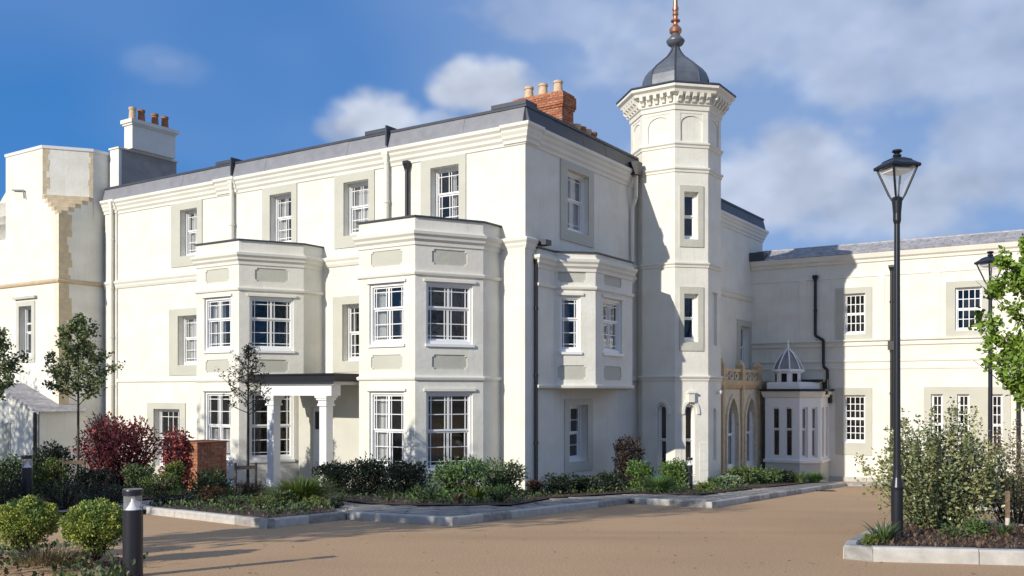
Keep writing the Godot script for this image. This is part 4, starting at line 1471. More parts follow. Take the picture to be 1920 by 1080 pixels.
func bush(t: Node3D, w: float, h: float, tn: Array, n: int, leaf: float, clumps: int, mesh: Mesh, m: Material, fill := 1.0) -> void:
	var blobs := []
	var tips := []
	for i in clumps:
		var a := TAU * (i * 0.618 + rng.randf() * 0.15)
		var e := rng.randf_range(0.12, 0.95)
		var rr := w / 2 * (0.35 + 0.4 * sqrt(1.0 - (e - 0.35) * (e - 0.35)))
		if i == 0:
			rr = 0.0
			e = 0.75
		var c := Vector3(cos(a) * rr * 0.8, h * (0.18 + 0.6 * e), sin(a) * rr * 0.8)
		var s := rng.randf_range(0.8, 1.2) * fill
		blobs.append([c, Vector3(w * 0.24, h * 0.2, w * 0.24) * s])
		tips.append(c)
	blobs.append([Vector3(0, h * 0.42, 0), Vector3(w * 0.36, h * 0.38, w * 0.36)])
	for i in 5:
		var a := TAU * (i + rng.randf()) / 5.0
		blobs.append([Vector3(cos(a) * w * 0.3, h * 0.14, sin(a) * w * 0.3), Vector3(w * 0.22, h * 0.17, w * 0.22)])
	var r := blob_leaves(blobs, n, leaf, tn)
	# loose sprays that break the outline
	for i in clumps * 3:
		var a := rng.randf() * TAU
		var d := Vector3(cos(a), rng.randf_range(0.0, 1.3), sin(a)).normalized()
		var foot := Vector3(0, h * 0.4, 0) + d * Vector3(w * 0.36, h * 0.42, w * 0.36)
		var tip := foot + (d + Vector3.UP * 0.4) * rng.randf_range(0.06, 0.2) * minf(w, h)
		for k in 7:
			var p := foot.lerp(tip, (k + 0.5) / 7.0) + Vector3(rng.randfn(), rng.randfn(), rng.randfn()) * leaf * 0.35
			var dr := (d + Vector3(rng.randfn(), rng.randfn(), rng.randfn()) * 0.7).normalized()
			var sd := dr.cross(Vector3(rng.randfn(), rng.randfn(), rng.randfn())).normalized()
			var s := leaf * rng.randf_range(0.6, 1.1)
			r[0].append(Transform3D(Basis(sd, dr, sd.cross(dr)) * Basis.from_scale(Vector3(s, s, s)), p))
			r[1].append(tn[0].lerp(tn[1], rng.randf()))
		tips.append(tip)
	stems(t, tips, 0.012 * (0.5 + w), M.twig)
	copies("foliage", mesh, m, t, r[0], r[1])


# a shrub of many upright shoots, narrow at the foot and loose at the top
func wild_shrub(t: Node3D, w: float, h: float, tn: Array, n: int, leaf: float) -> void:
	var st := mb()
	var xf := []
	var cols := []
	var shoots := 46
	for i in shoots:
		var a := i * 2.39996
		var e := sqrt((i + 0.5) / shoots)
		var top := h * rng.randf_range(0.62, 1.08) * (1.0 - 0.32 * e * e)
		var foot := Vector3(cos(a) * w * 0.2 * e, -0.03, sin(a) * w * 0.2 * e)
		var tip := Vector3(cos(a) * w * 0.62 * e, top, sin(a) * w * 0.55 * e)
		if rng.randf() < 0.16:
			tip += Vector3(cos(a), 0.15, sin(a)) * w * 0.28
		var belly := foot.lerp(tip, 0.5) + Vector3(cos(a), 0, sin(a)) * w * 0.12
		var prev := foot
		for k in 6:
			var u := (k + 1) / 6.0
			var p := foot * (1 - u) * (1 - u) + belly * 2 * u * (1 - u) + tip * u * u
			tube(st, prev, p, 0.009 * (1.1 - u), 0.009 * (0.95 - u * 0.9), 5, false)
			prev = p
		var warm := rng.randf_range(0.7, 1.25)
		for j in int(n / float(shoots)):
			var u := pow(rng.randf(), 0.72)
			var p := foot * (1 - u) * (1 - u) + belly * 2 * u * (1 - u) + tip * u * u
			var spread := w * (0.14 if u < 0.75 else 0.14 * (1.25 - u))
			p += Vector3(rng.randfn(), rng.randfn() * 0.8, rng.randfn()) * spread * 0.62
			if p.y < 0.03:
				continue
			var dr := Vector3(cos(a) * 0.4 + rng.randfn() * 0.6, 0.35 + rng.randfn() * 0.5, sin(a) * 0.4 + rng.randfn() * 0.6).normalized()
			var sd := dr.cross(Vector3(rng.randfn(), rng.randfn(), rng.randfn())).normalized()
			var s := leaf * rng.randf_range(0.5, 1.25) * (1.0 if u < 0.8 else 0.75)
			xf.append(Transform3D(Basis(sd, dr, sd.cross(dr)) * Basis.from_scale(Vector3(s, s, s)), p))
			var c: Color = tn[0].lerp(tn[1], rng.randf())
			cols.append(Color(c.r * warm, c.g * lerpf(1.0, warm, 0.6), c.b))
	put("stem", st, M.twig, t)
	copies("foliage", leaf_a, M.leaf_gloss, t, xf, cols)


func sapling(called: String, label: String, where: Vector3, trunk: float, h: float, w: float, tn: Array, n: int, leaf: float, bare := false, r0 := 0.035) -> Node3D:
	var t := thing(called, label, "tree", where, "young trees in the beds")
	var st := mb()
	var bend := Vector3(rng.randf_range(-0.04, 0.04), 0, rng.randf_range(-0.04, 0.04))
	var top := Vector3(0, h * 0.97, 0) + bend
	tube(st, Vector3(0, -0.1, 0), Vector3(0, trunk, 0) + bend, r0, r0 * 0.75, 9)
	tube(st, Vector3(0, trunk, 0) + bend, top, r0 * 0.75, 0.006, 8)
	put("trunk", st, M.bark, t)
	var limb := mb()
	var xf := []
	var cols := []
	var cnt := 30 if bare else 24
	var H := h - trunk
	for i in cnt:
		var e := (i + 0.5) / cnt
		var y := trunk + H * e * 0.88
		var a := i * 2.39996 + rng.randf() * 0.5
		var prof := sin(PI * clampf(0.3 + e * 0.68, 0, 1)) * (1.0 - 0.25 * e)
		var L := w / 2 * prof * rng.randf_range(0.75, 1.15)
		var p0 := Vector3(0, y, 0) + bend
		var d := Vector3(cos(a), rng.randf_range(0.35, 0.75), sin(a))
		var p1 := p0 + d * L * 0.55
		var p2 := p0 + Vector3(cos(a) * L, d.y * L * 0.9 + H * 0.06, sin(a) * L)
		tube(limb, p0, p1, r0 * 0.3, r0 * 0.2, 5, false)
		tube(limb, p1, p2, r0 * 0.2, r0 * 0.06, 5, false)
		for k in (9 if bare else 7):
			var f := rng.randf_range(0.3, 1.0)
			var b := p0.lerp(p1, f * 2) if f < 0.5 else p1.lerp(p2, f * 2 - 1)
			var tw := b + Vector3(rng.randfn(), rng.randfn() + 0.8, rng.randfn()).normalized() * L * rng.randf_range(0.15, 0.4)
			tube(limb, b, tw, r0 * 0.1, r0 * 0.05, 4, false)
			for j in int(n / float(cnt * 7)):
				var p := b.lerp(tw, rng.randf_range(0.2, 1.1)) + Vector3(rng.randfn(), rng.randfn(), rng.randfn()) * leaf * 0.6
				var dr := Vector3(rng.randfn(), rng.randfn() * 0.8 - 0.1, rng.randfn()).normalized()
				var sd := dr.cross(Vector3(rng.randfn(), rng.randfn(), rng.randfn())).normalized()
				var s := leaf * rng.randf_range(0.6, 1.25)
				xf.append(Transform3D(Basis(sd, dr, sd.cross(dr)) * Basis.from_scale(Vector3(s, s, s)), p))
				cols.append(tn[0].lerp(tn[1], rng.randf()))
	put("limbs", limb, M.twig, t)
	copies("crown", leaf_a, M.leaf, t, xf, cols)
	return t


func stakes(label: String, where: Vector3, gap: float, h: float, ang := 0.3) -> void:
	var t := thing("tree_stakes", label, "tree stakes", where, "", ang)
	for s in [-1, 1]:
		var st := mb()
		tube(st, Vector3(s * gap / 2, -0.1, 0.03), Vector3(s * gap / 2, h, 0.03), 0.03, 0.028, 8)
		put("stake", st, M.timber, t)
	var st2 := mb()
	box(st2, Vector3(-gap / 2, h - 0.14, 0.055), Vector3(gap / 2, h - 0.06, 0.075))
	put("crossbar", st2, M.timber, t)


func shade_tree(label: String, where: Vector3, h: float, w: float, n: int) -> void:
	var t := thing("park_tree", label, "tree", where, "mature trees on the camera's side of the drive")
	var st := mb()
	tube(st, Vector3(0, -0.2, 0), Vector3(0, h * 0.4, 0), 0.2, 0.13, 9)
	var blobs := []
	for i in 22:
		var a := i * 2.39996
		var e := rng.randf()
		var rr := w / 2 * 0.75 * sqrt(rng.randf())
		var c := Vector3(cos(a) * rr, h * (0.33 + 0.55 * e), sin(a) * rr)
		tube(st, Vector3(0, h * 0.25 + h * 0.1 * e, 0), c, 0.07, 0.02, 6, false)
		blobs.append([c, Vector3(w * 0.16, h * 0.09, w * 0.16) * rng.randf_range(0.8, 1.3)])
	put("trunk", st, M.bark, t)
	var r := blob_leaves(blobs, n, 0.17, tone("mid"))
	copies("crown", leaf_a, M.leaf, t, r[0], r[1])


# ---------------------------------------------------------------- ground
func W(x: float, d: float, up := 0.0) -> Vector3:
	return Vector3(x, gh(x, -d) + up, -d)


func ground_poly(st: SurfaceTool, pts: Array, up: float) -> void:   # pts: [x, distance]
	var pp := PackedVector2Array()
	for p in pts: pp.append(Vector2(p[0], -p[1]))
	var idx := Geometry2D.triangulate_polygon(pp)
	for k in range(0, idx.size(), 3):
		var v := []
		for j in 3:
			var p := pp[idx[k + j]]
			v.append(Vector3(p.x, gh(p.x, p.y) + up, p.y))
		if (v[1] - v[0]).cross(v[2] - v[0]).y < 0.0:
			tri(st, v[0], v[2], v[1])
		else:
			tri(st, v[0], v[1], v[2])


func kerb_run(root: Node3D, pts: Array, up: float, m := "kerb", wd := 0.12) -> void:
	for k in pts.size() - 1:
		var a := W(pts[k][0], pts[k][1], up)
		var b := W(pts[k + 1][0], pts[k + 1][1], up)
		var L := (b - a).length()
		var n := maxi(1, int(round(L / 0.95)))
		var dir := (b - a) / L
		var side := dir.cross(Vector3.UP).normalized()
		var up_v := side.cross(dir)
		for i in n:
			var s := L / n
			var st := mb()
			var x0 := i * s + 0.004
			var x1 := (i + 1) * s - 0.004
			var c := 0.018
			var bt := Transform3D(Basis(dir, up_v, side), a + up_v * rng.randf_range(-0.003, 0.003))
			var pr := [Vector2(-0.3, 0.0), Vector2(-c, 0.0), Vector2(0, -c), Vector2(0, -wd + c), Vector2(-c, -wd), Vector2(-0.3, -wd)]
			for j in pr.size() - 1:
				q(st, bt * Vector3(x0, pr[j].x, pr[j].y), bt * Vector3(x1, pr[j].x, pr[j].y), bt * Vector3(x1, pr[j + 1].x, pr[j + 1].y), bt * Vector3(x0, pr[j + 1].x, pr[j + 1].y))
			for e in [x0, x1]:
				var p := []
				for j in pr: p.append(bt * Vector3(e, j.x, j.y))
				for j in range(1, 5):
					if e == x0: tri(st, p[0], p[j], p[j + 1])
					else: tri(st, p[0], p[j + 1], p[j])
			put("kerb_stone", st, M[m if rng.randf() < 0.7 else "kerb_b"], root)


func ground() -> void:
	var st := mb()
	var n := FastNoiseLite.new()
	n.seed = 5
	n.frequency = 0.22
	n.fractal_octaves = 4
	var n2 := FastNoiseLite.new()
	n2.seed = 9
	n2.frequency = 0.05
	var xs := [-400.0, -120.0, -50.0, -25.0]
	var x := -16.0
	while x < 16.1:
		xs.append(x)
		x += 0.4
	xs.append_array([25.0, 50.0, 120.0, 400.0])
	var ds := [-400.0, -120.0, -40.0, -10.0, 0.0, 3.0]
	x = 5.0
	while x < 42.1:
		ds.append(x)
		x += 0.4
	ds.append_array([60.0, 120.0, 500.0])
	for d in ds:
		for xx in xs:
			var v := n.get_noise_2d(xx, d * 1.4) * 0.10 + n2.get_noise_2d(xx, d) * 0.2
			var streak := n.get_noise_2d(xx * 0.35 + 40.0, d * 2.6)
			if streak > 0.22: v -= (streak - 0.22) * 0.35
			var away: float = smoothstep(13.0, 22.0, absf(xx)) if d > 4.0 else 1.0
			if away > 0.0 and d < 43.0 and xx > 0.0 and d > 4.0: away *= smoothstep(16.0, 30.0, xx)
			var drive := Color(0.56 * (1 + v), 0.365 * (1 + v), 0.205 * (1 + v * 1.1))
			st.set_color(drive.lerp(Color(0.30, 0.27, 0.17), away))
			st.set_normal(Vector3(0, 1, 0.071).normalized() if d > 6.0 and d < 42.0 else Vector3.UP)
			st.add_vertex(Vector3(xx, gh(xx, -d), -d))
	var c := xs.size()
	for j in ds.size() - 1:
		for i in c - 1:
			for k in [j * c + i, (j + 1) * c + i, j * c + i + 1, j * c + i + 1, (j + 1) * c + i, (j + 1) * c + i + 1]:
				st.add_index(k)
	var g := put("ground", st, M.gravel, self)
	g.set_meta("kind", "structure")
	g.set_meta("label", "buff resin bound gravel drive")
	# pavement
	var outer := [[-14.0, 11.2], [-7.42, 13.3], [-7.46, 14.9], [-6.17, 15.68], [-3.3, 12.5], [-2.55, 14.31], [-0.83, 12.94], [2.48, 19.37], [3.78, 17.54], [11.3, 31.4], [12.5, 40.0], [-30.0, 40.0], [-30.0, 11.2]]
	st = mb()
	ground_poly(st, outer, 0.075)
	var pv := put("pavement", st, M.slab_b, self)
	pv.set_meta("kind", "structure")
	var pp := PackedVector2Array()
	for p in outer: pp.append(Vector2(p[0], p[1]))
	var beds := [
		[[-4.53, 21.33], [-3.6, 19.0], [-2.69, 17.33], [-1.85, 16.56], [0.0, 16.74], [0.79, 19.63], [2.9, 22.6], [4.11, 21.02], [6.41, 25.34], [11.0, 33.3], [9.6, 36.5], [7.0, 33.0], [4.0, 28.0], [-2.0, 26.0], [-4.4, 24.4]],
		[[-6.5, 16.2], [-6.12, 15.82], [-3.32, 12.72], [-2.7, 14.36], [-3.78, 18.6], [-4.9, 21.2], [-6.4, 24.6], [-7.4, 24.6], [-6.9, 20.0], [-6.3, 18.0]],
		[[-14.0, 11.5], [-7.6, 13.45], [-7.6, 14.9], [-7.5, 17.1], [-7.6, 22.3], [-9.0, 27.7], [-16.0, 31.0], [-22.0, 27.0], [-20.0, 12.0]]]
	var bed_pp := []
	for b in beds:
		var bp := PackedVector2Array()
		for p in b: bp.append(Vector2(p[0], p[1]))
		bed_pp.append(bp)
	var sx := Vector2(cos(0.58), -sin(0.58))   # the slabs run with the facade
	var sy := Vector2(sin(0.58), cos(0.58))
	var k := 0
	for r in range(-60, 90):
		for i in range(-60, 80):
			var o := sx * (i * 0.6 + (0.3 if r % 2 else 0.0)) + sy * (r * 0.4) + Vector2(-2.0, 18.0)
			if o.y > 27.0 or o.x < -8.4:
				continue
			var inside := true
			for cr in [o, o + sx * 0.55, o + sy * 0.37, o + sx * 0.55 + sy * 0.37]:
				if not Geometry2D.is_point_in_polygon(cr, pp): inside = false
				for bp in bed_pp:
					if Geometry2D.is_point_in_polygon(cr, bp): inside = false
			if not inside:
				continue
			var m := MeshInstance3D.new()
			m.name = "paving_slab"
			m.mesh = unit_box
			m.material_override = M[["slab_a", "slab_b", "slab_c"][rng.randi() % 3]]
			pv.add_child(m, true)
			var cc := o + sx * 0.295 + sy * 0.195
			var tilt := Basis(Vector3.RIGHT, -atan(0.071))
			m.transform = Transform3D(tilt * Basis(Vector3.UP, 0.58) * Basis.from_scale(Vector3(0.588, 0.04, 0.388)), Vector3(cc.x, gh(0, -cc.y) + 0.079 + rng.randf_range(-0.002, 0.002), -cc.y))
			k += 1
	for bi in beds.size():
		st = mb()
		ground_poly(st, beds[bi], 0.106)
		var s := put("soil_bed", st, M.soil, self)
		bed_cover(s, beds[bi], 0.108, [9000, 4500, 9000][bi], 26.0)
		s.name = named("soil_bed_x").replace("_x", "") if bi == 0 else "soil_bed_%03d" % bi
		s.set_meta("kind", "structure")
	var kb := Node3D.new()
	kb.name = "kerb"
	add_child(kb)
	kb.set_meta("kind", "structure")
	kerb_run(kb, [[-14.0, 11.2], [-7.42, 13.3], [-7.46, 14.9]], 0.12)
	kerb_run(kb, [[-6.64, 16.5], [-6.17, 15.68], [-4.6, 13.95], [-3.3, 12.5], [-2.55, 14.31], [-0.83, 12.94], [2.48, 19.37], [3.78, 17.54], [11.3, 31.4], [15.5, 29.0]], 0.12)
	# the island bed on the right and the near left bed, the far right bed
	for isl in [
		[[[3.12, 8.75], [3.3, 8.5], [8.5, 7.2], [9.3, 10.6], [6.9, 11.2], [5.2, 12.2], [4.2, 10.9], [3.35, 9.3]], 0.13],
		[[[7.75, 16.8], [8.25, 16.1], [14.0, 14.9], [14.0, 17.6], [8.6, 18.4]], 0.12],
		[[[-7.5, 9.6], [-4.3, 9.3], [-3.42, 8.6], [-3.2, 7.6], [-2.75, 6.6], [-2.5, 4.5], [-7.5, 4.5]], 0.03]]:
		var pts: Array = isl[0]
		st = mb()
		ground_poly(st, pts, isl[1] - 0.025)
		var s := put(named("soil_bed"), st, M.soil, self)
		s.set_meta("kind", "structure")
		if isl[1] > 0.125: bed_cover(s, [[3.4, 8.75], [7.0, 7.9], [7.0, 11.0], [5.2, 12.0], [4.3, 10.8], [3.5, 9.3]], isl[1] - 0.02, 7000, 12.2, false)
		elif isl[1] < 0.1: bed_cover(s, pts, 0.01, 3000, 9.6)
		pts = pts + [pts[0]]
		if isl[1] > 0.1: kerb_run(kb, pts, isl[1])


# bark mulch and creeping ground cover over a bed
func bed_cover(parent: Node3D, pts: Array, up: float, n: int, far: float, green := true) -> void:
	var pp := PackedVector2Array()
	var lo := Vector2(1e9, 1e9)
	var hi := Vector2(-1e9, -1e9)
	for p in pts:
		var v := Vector2(p[0], p[1])
		pp.append(v)
		lo = lo.min(v)
		hi = hi.max(v)
	hi.y = minf(hi.y, far)
	var nz := FastNoiseLite.new()
	nz.seed = 3
	nz.frequency = 0.9
	var xf := []
	var cols := []
	var gx := []
	var gc := []
	for i in n:
		var p := Vector2(rng.randf_range(lo.x, hi.x), rng.randf_range(lo.y, hi.y))
		if not Geometry2D.is_point_in_polygon(p, pp):
			continue
		var w := W(p.x, p.y, up)
		var b := Basis(Vector3.UP, rng.randf() * TAU) * Basis(Vector3.RIGHT, rng.randf_range(-1.3, -0.2))
		var sc := rng.randf_range(0.02, 0.06)
		xf.append(Transform3D(b * Basis.from_scale(Vector3(sc, sc, sc)), w + Vector3(0, rng.randf() * 0.012, 0)))
		cols.append(Color(0.20, 0.12, 0.075).lerp(Color(0.05, 0.03, 0.02), rng.randf()))
		if green and nz.get_noise_2d(p.x, p.y) > 0.06:
			for k in 3:
				var d := Vector3(rng.randfn(), 0.5 + absf(rng.randfn()), rng.randfn()).normalized()
				var sd := d.cross(Vector3(rng.randfn(), rng.randfn(), rng.randfn())).normalized()
				var s := rng.randf_range(0.035, 0.075)
				gx.append(Transform3D(Basis(sd, d, sd.cross(d)) * Basis.from_scale(Vector3(s, s, s)), w + Vector3(rng.randfn() * 0.04, rng.randf() * 0.09, rng.randfn() * 0.04)))
				gc.append(Color(0.10, 0.15, 0.045).lerp(Color(0.03, 0.05, 0.015), rng.randf()))
	copies("bark_mulch", leaf_b, M.leaf, parent, xf, cols)
	if gx: copies("ground_cover", leaf_a, M.leaf, parent, gx, gc)


func sky_image() -> ImageTexture:
	var wd := 2048
	var ht := 1024
	var im := Image.create(wd, ht, false, Image.FORMAT_RGBF)
	var n := FastNoiseLite.new()
	n.seed = 21
	n.frequency = 1.0
	n.fractal_octaves = 6
	n.fractal_gain = 0.55
	var n2 := FastNoiseLite.new()
	n2.seed = 4
	n2.frequency = 1.0
	n2.fractal_octaves = 4
	var puffs := [   # azimuth, elevation, width, height (degrees), strength
		[-8.6, 16.0, 3.1, 1.9, 0.95], [-10.4, 15.4, 2.0, 1.2, 0.6], [-1.6, 18.0, 3.3, 1.9, 1.0], [0.6, 17.2, 3.0, 1.5, 0.7], [-20.6, 18.2, 2.6, 1.3, 0.13], [-20.3, 18.3, 1.2, 0.6, 0.2],
				[-5.0, 15.6, 3.4, 1.2, 0.55],
		[17.0, 12.4, 6.4, 3.4, 0.75], [22.5, 10.6, 6.0, 3.0, 0.7], [9.0, 12.0, 4.0, 3.4, 0.4], [15.0, 20.5, 12.0, 4.2, 0.5], [26.0, 18.0, 10.0, 4.2, 0.55], [4.0, 22.0, 8.0, 2.0, 0.35], [30.0, 13.0, 7.0, 5.0, 0.55]]
	for j in ht:
		var el := PI / 2 - PI * (j + 0.5) / ht
		if el < -0.12:
			continue
		var se := sin(maxf(el, 0.0))
		var t := pow(clampf(1.0 - se, 0, 1), 3.2)
		for i in wd:
			var az := TAU * (i + 0.5) / wd
			if az > PI: az -= TAU
			var deg := rad_to_deg(az)
			var ed := rad_to_deg(el)
			var x := sin(az) * cos(el)
			var z := cos(az) * cos(el)
			var r := lerpf(0.032, 0.085, t)
			var g := lerpf(0.145, 0.29, t)
			var b := lerpf(0.43, 0.66, t)
			# veil in perspective; the broken cloud outside the view is added to whiten the fill
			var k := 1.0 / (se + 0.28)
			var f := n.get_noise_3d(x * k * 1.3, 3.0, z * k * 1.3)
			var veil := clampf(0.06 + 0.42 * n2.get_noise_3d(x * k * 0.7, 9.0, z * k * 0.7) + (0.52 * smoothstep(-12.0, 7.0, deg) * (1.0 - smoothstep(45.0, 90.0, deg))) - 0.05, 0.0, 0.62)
			var c := 0.0
			if deg > -45.0 and deg < 50.0 and ed < 40.0:
				var wob := n.get_noise_3d(x * 7.0, el * 11.0, z * 7.0) + 0.35 * n.get_noise_3d(x * 30.0, el * 40.0, z * 30.0)
				for p in puffs:
					var dx: float = (deg - p[0]) / p[2]
					var dy: float = (ed - p[1]) / p[3]
					if dy < 0.0: dy *= 1.3
					var q2: float = dx * dx + dy * dy
					if q2 < 6.0:
						c = maxf(c, p[4] * smoothstep(1.3, 0.2, q2 + wob * 1.0))
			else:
				c = smoothstep(-0.2, 0.3, f) * 0.9  # unseen cloud, added to take blue out of the fill light
			c = clampf(c, 0.0, 0.95)
			var shade := 0.5 + 0.5 * clampf(0.55 + 0.8 * n.get_noise_3d(x * 9.0, el * 14.0, z * 9.0), 0, 1)
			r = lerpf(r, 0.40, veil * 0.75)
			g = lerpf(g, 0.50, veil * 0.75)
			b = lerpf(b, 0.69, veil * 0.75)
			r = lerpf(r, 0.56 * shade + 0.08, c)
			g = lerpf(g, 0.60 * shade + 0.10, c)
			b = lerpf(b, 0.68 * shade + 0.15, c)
			im.set_pixel(i, j, Color(r, g, b))
	for j in ht:
		var el := PI / 2 - PI * (j + 0.5) / ht
		if el < -0.12:
			for i in wd: im.set_pixel(i, j, Color(0.2, 0.18, 0.15))
	return ImageTexture.create_from_image(im)


func _ready() -> void:
	rng.seed = 77
	var cam := Camera3D.new()
	cam.name = "camera"
	cam.projection = Camera3D.PROJECTION_FRUSTUM
	cam.near = 0.1
	cam.far = 900.0
	cam.size = 0.1 * 1080.0 / 1741.0
	cam.frustum_offset = Vector2(0, 0.1 * 195.0 / 1741.0)
	cam.position = Vector3(0, 2.4, 0)
	add_child(cam)
	var env := Environment.new()
	env.background_mode = Environment.BG_SKY
	var sk := Sky.new()
	var pm := PanoramaSkyMaterial.new()
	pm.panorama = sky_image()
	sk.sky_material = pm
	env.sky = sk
	env.tonemap_mode = Environment.TONE_MAPPER_LINEAR
	env.tonemap_exposure = 1.13
	env.sdfgi_enabled = true
	env.ssao_enabled = true
	env.ssil_enabled = true
	var we := WorldEnvironment.new()
	we.name = "environment"
	we.environment = env
	add_child(we)
	var sun := DirectionalLight3D.new()
	sun.name = "sun"
	sun.light_color = Color(1.0, 0.975, 0.925)
	sun.light_energy = 1.3
	sun.light_angular_distance = 0.5
	sun.shadow_enabled = true
	add_child(sun)
	sun.look_at_from_position(Vector3.ZERO, HB.basis * Vector3(0.150, -0.412, -0.985), Vector3.UP)

	make_materials()
	leaf_a = make_leaf_mesh(0.3, 0.08, 0.12)
	leaf_b = make_leaf_mesh(0.22, 0.05, 0.2)
	blade = make_blade_mesh()
	ground()
	main_house()
	tower()
	left_wing()
	lean_to()
	right_wing()
	gothic_link()
	glazed_bay()

	# ---- street furniture
	lantern_post("near tall black lamp post rising from the right island bed", W(4.064, 9.8, 0.1), 0.907)
	lantern_post("far black lamp post half hidden by the bright green tree", W(8.5, 16.5, 0.1))
	bollard("near dark bollard with clear lamp head in the bottom left corner", W(-3.05, 7.47, 0.0), 0.70, 0.077)
	bollard("far dark bollard among the shadowed planting at the left", W(-8.25, 15.8, 0.1), 0.9, 0.085)
	bollard("slim dark bollard in front of the white tower", W(4.74, 24.8, 0.1), 0.86, 0.085)
	var pier := thing("brick_pier", "square red brick pier standing in the planting left of the porch", "brick pier", W(-8.05, 24.0, -0.15), "", -0.58)
	bricks(pier, Vector3(0.92, 1.5, 0.92), 0.075, false, Vector3.ZERO)
	var cs := mb()
	box(cs, Vector3(-0.48, 1.5, -0.48), Vector3(0.48, 1.54, 0.48))
	put("cap", cs, M.brick_b, pier)
	var bn := thing("bench", "pale stone bench partly in view at the right edge", "bench", W(9.5, 17.0, 0.1))
	for b in [[Vector3(-0.7, 0.4, -0.2), Vector3(0.9, 0.48, 0.2), "seat"], [Vector3(-0.6, 0, -0.15), Vector3(-0.45, 0.4, 0.15), "leg"], [Vector3(0.6, 0, -0.15), Vector3(0.75, 0.4, 0.15), "leg"]]:
		var bs := mb()
		box(bs, b[0], b[1])
		put(b[2], bs, M.bench_stone, bn)

	# ---- young trees and stakes
	sapling("sapling", "staked green sapling with a round crown left of the red shrub", W(-10.28, 22.0, 0.1), 2.05, 4.35, 1.7, tone("sapling"), 5600, 0.078)
	sapling("sapling", "green sapling cut by the left picture edge", W(-11.95, 21.0, 0.1), 2.0, 4.0, 1.9, tone("sapling"), 5600, 0.078)
	sapling("sapling", "thin nearly bare sapling in front of the left bay", W(-5.72, 20.1, 0.1), 1.75, 3.4, 1.25, tone("bare"), 1100, 0.05, true)
	sapling("sapling", "bright lime green young tree at the right edge", W(6.52, 11.3, 0.1), 1.0, 3.95, 2.15, tone("spring"), 10500, 0.075)
	stakes("pair of timber stakes with a crossbar at the left sapling", W(-10.3, 21.85, 0.1), 0.45, 0.85)
	stakes("pair of grey timber stakes beside the bare sapling", W(-5.72, 19.95, 0.1), 0.42, 0.75)
	var sk1 := thing("wooden_stake", "single pale wooden stake at the right end of the island bed", "stake", W(5.55, 10.4, 0.08))
	var ss := mb()
	box(ss, Vector3(-0.018, -0.1, -0.018), Vector3(0.018, 0.5, 0.018))
	put("shaft", ss, M.timber, sk1)
	ss = mb()
	tube(ss, Vector3(0, 0.12, 0), Vector3(0, 0.2, 0), 0.026, 0.026, 8)
	put("tie", ss, M.sand_pale, sk1)

	# ---- beds
	for p in plants():
		var kind: String = p[0]
		var where := W(p[1], p[2], 0.09)
		var w: float = p[3]
		var h: float = p[4]
		var nm: String = {"bush": "shrub", "mound": "mounded_plant", "grass": "ornamental_grass", "spiky": "spiky_plant", "tuft": "bulb_leaves", "red": "red_shrub", "rust": "russet_plant", "dark": "dark_shrub", "big": "evergreen_shrub", "big2": "loose_shrub", "near": "rounded_shrub", "straw": "dry_grass"}[kind]
		var t := thing(nm, p[5], p[6], where, "plants in the beds")
		var tn := tone(p[7] if p[7] else kind)
		var px: float = 930.0 / p[2]   # pixels a metre: leaf counts follow the size in view
		match kind:
			"bush": bush(t, w, h, tn, int(clampf(w * h * px * 60.0, 900, 5200)), clampf(2.6 / px, 0.035, 0.085), 11, leaf_a, M.leaf)
			"rust": bush(t, w, h, tn, 600, clampf(2.4 / px, 0.04, 0.08), 7, leaf_b, M.leaf)
			"mound": bush(t, w, h, tn, int(clampf(w * h * px * 60.0, 500, 2400)), clampf(1.9 / px, 0.025, 0.06), 8, leaf_b, M.leaf, 1.1)
			"red": bush(t, w * 1.08, h, tone("red"), 5200 if w > 1 else 1400, 0.085, 18, leaf_a, M.leaf)
			"dark": bush(t, w, h, tone("brown"), 1800, 0.08, 10, leaf_a, M.leaf)
			"big": wild_shrub(t, w, h, tone("big"), 12500, 0.052)
			"big2": wild_shrub(t, w, h, tone("big2"), 5200, 0.045)
			"near":
				var blobs := [[Vector3(0, h * 0.45, 0), Vector3(w * 0.4, h * 0.42, w * 0.4)]]
				var tips := []
				for i in 42:
					var v := 1.0 - (i + 0.5) / 42.0 * 1.25
					var a := i * 2.39996
					var rr := sqrt(maxf(0.0, 1.0 - v * v))
					var c := Vector3(cos(a) * rr * w * 0.4, h * 0.47 + v * h * 0.4, sin(a) * rr * w * 0.4) * rng.randf_range(0.93, 1.06)
					blobs.append([c, Vector3(w, h, w) * rng.randf_range(0.085, 0.13)])
					tips.append(c)
				var r := blob_leaves(blobs, 15000, 0.024, tn, 0.35, 0.5)
				stems(t, tips, 0.006, M.twig)
				copies("foliage", leaf_a, M.leaf, t, r[0], r[1])
			"grass":
				var r := grass_blades(int(clampf(w * 2600, 700, 3200)), w * 1.1, h * 1.15, tn, 0.95, 0.5)
				copies("blades", blade, M.blade, t, r[0], r[1])
			"spiky":
				var r := grass_blades(50, w * 0.6, h * 1.05, tn, 0.5, 2.4)
				copies("blades", blade, M.blade, t, r[0], r[1])
			"tuft":
				var r := grass_blades(90, w * 0.8, h * 1.1, tn if p[7] else tone("green"), 0.45, 1.2)
				copies("blades", blade, M.blade, t, r[0], r[1])
			"straw":
				var r := grass_blades(420, w * 1.5, h * 1.3, tone("straw"), 1.0, 0.7)
				copies("blades", blade, M.blade, t, r[0], r[1])

	# ---- mature trees on the camera's side of the drive: four shade the lower left, the row is added for window reflections
	var fore := [[-12.0, 22.0, 9.0, 6.0], [-4.0, 20.5, 8.6, 5.6], [2.6, 21.0, 7.4, 5.0], [-22.5, 17.5, 10.0, 7.5]]
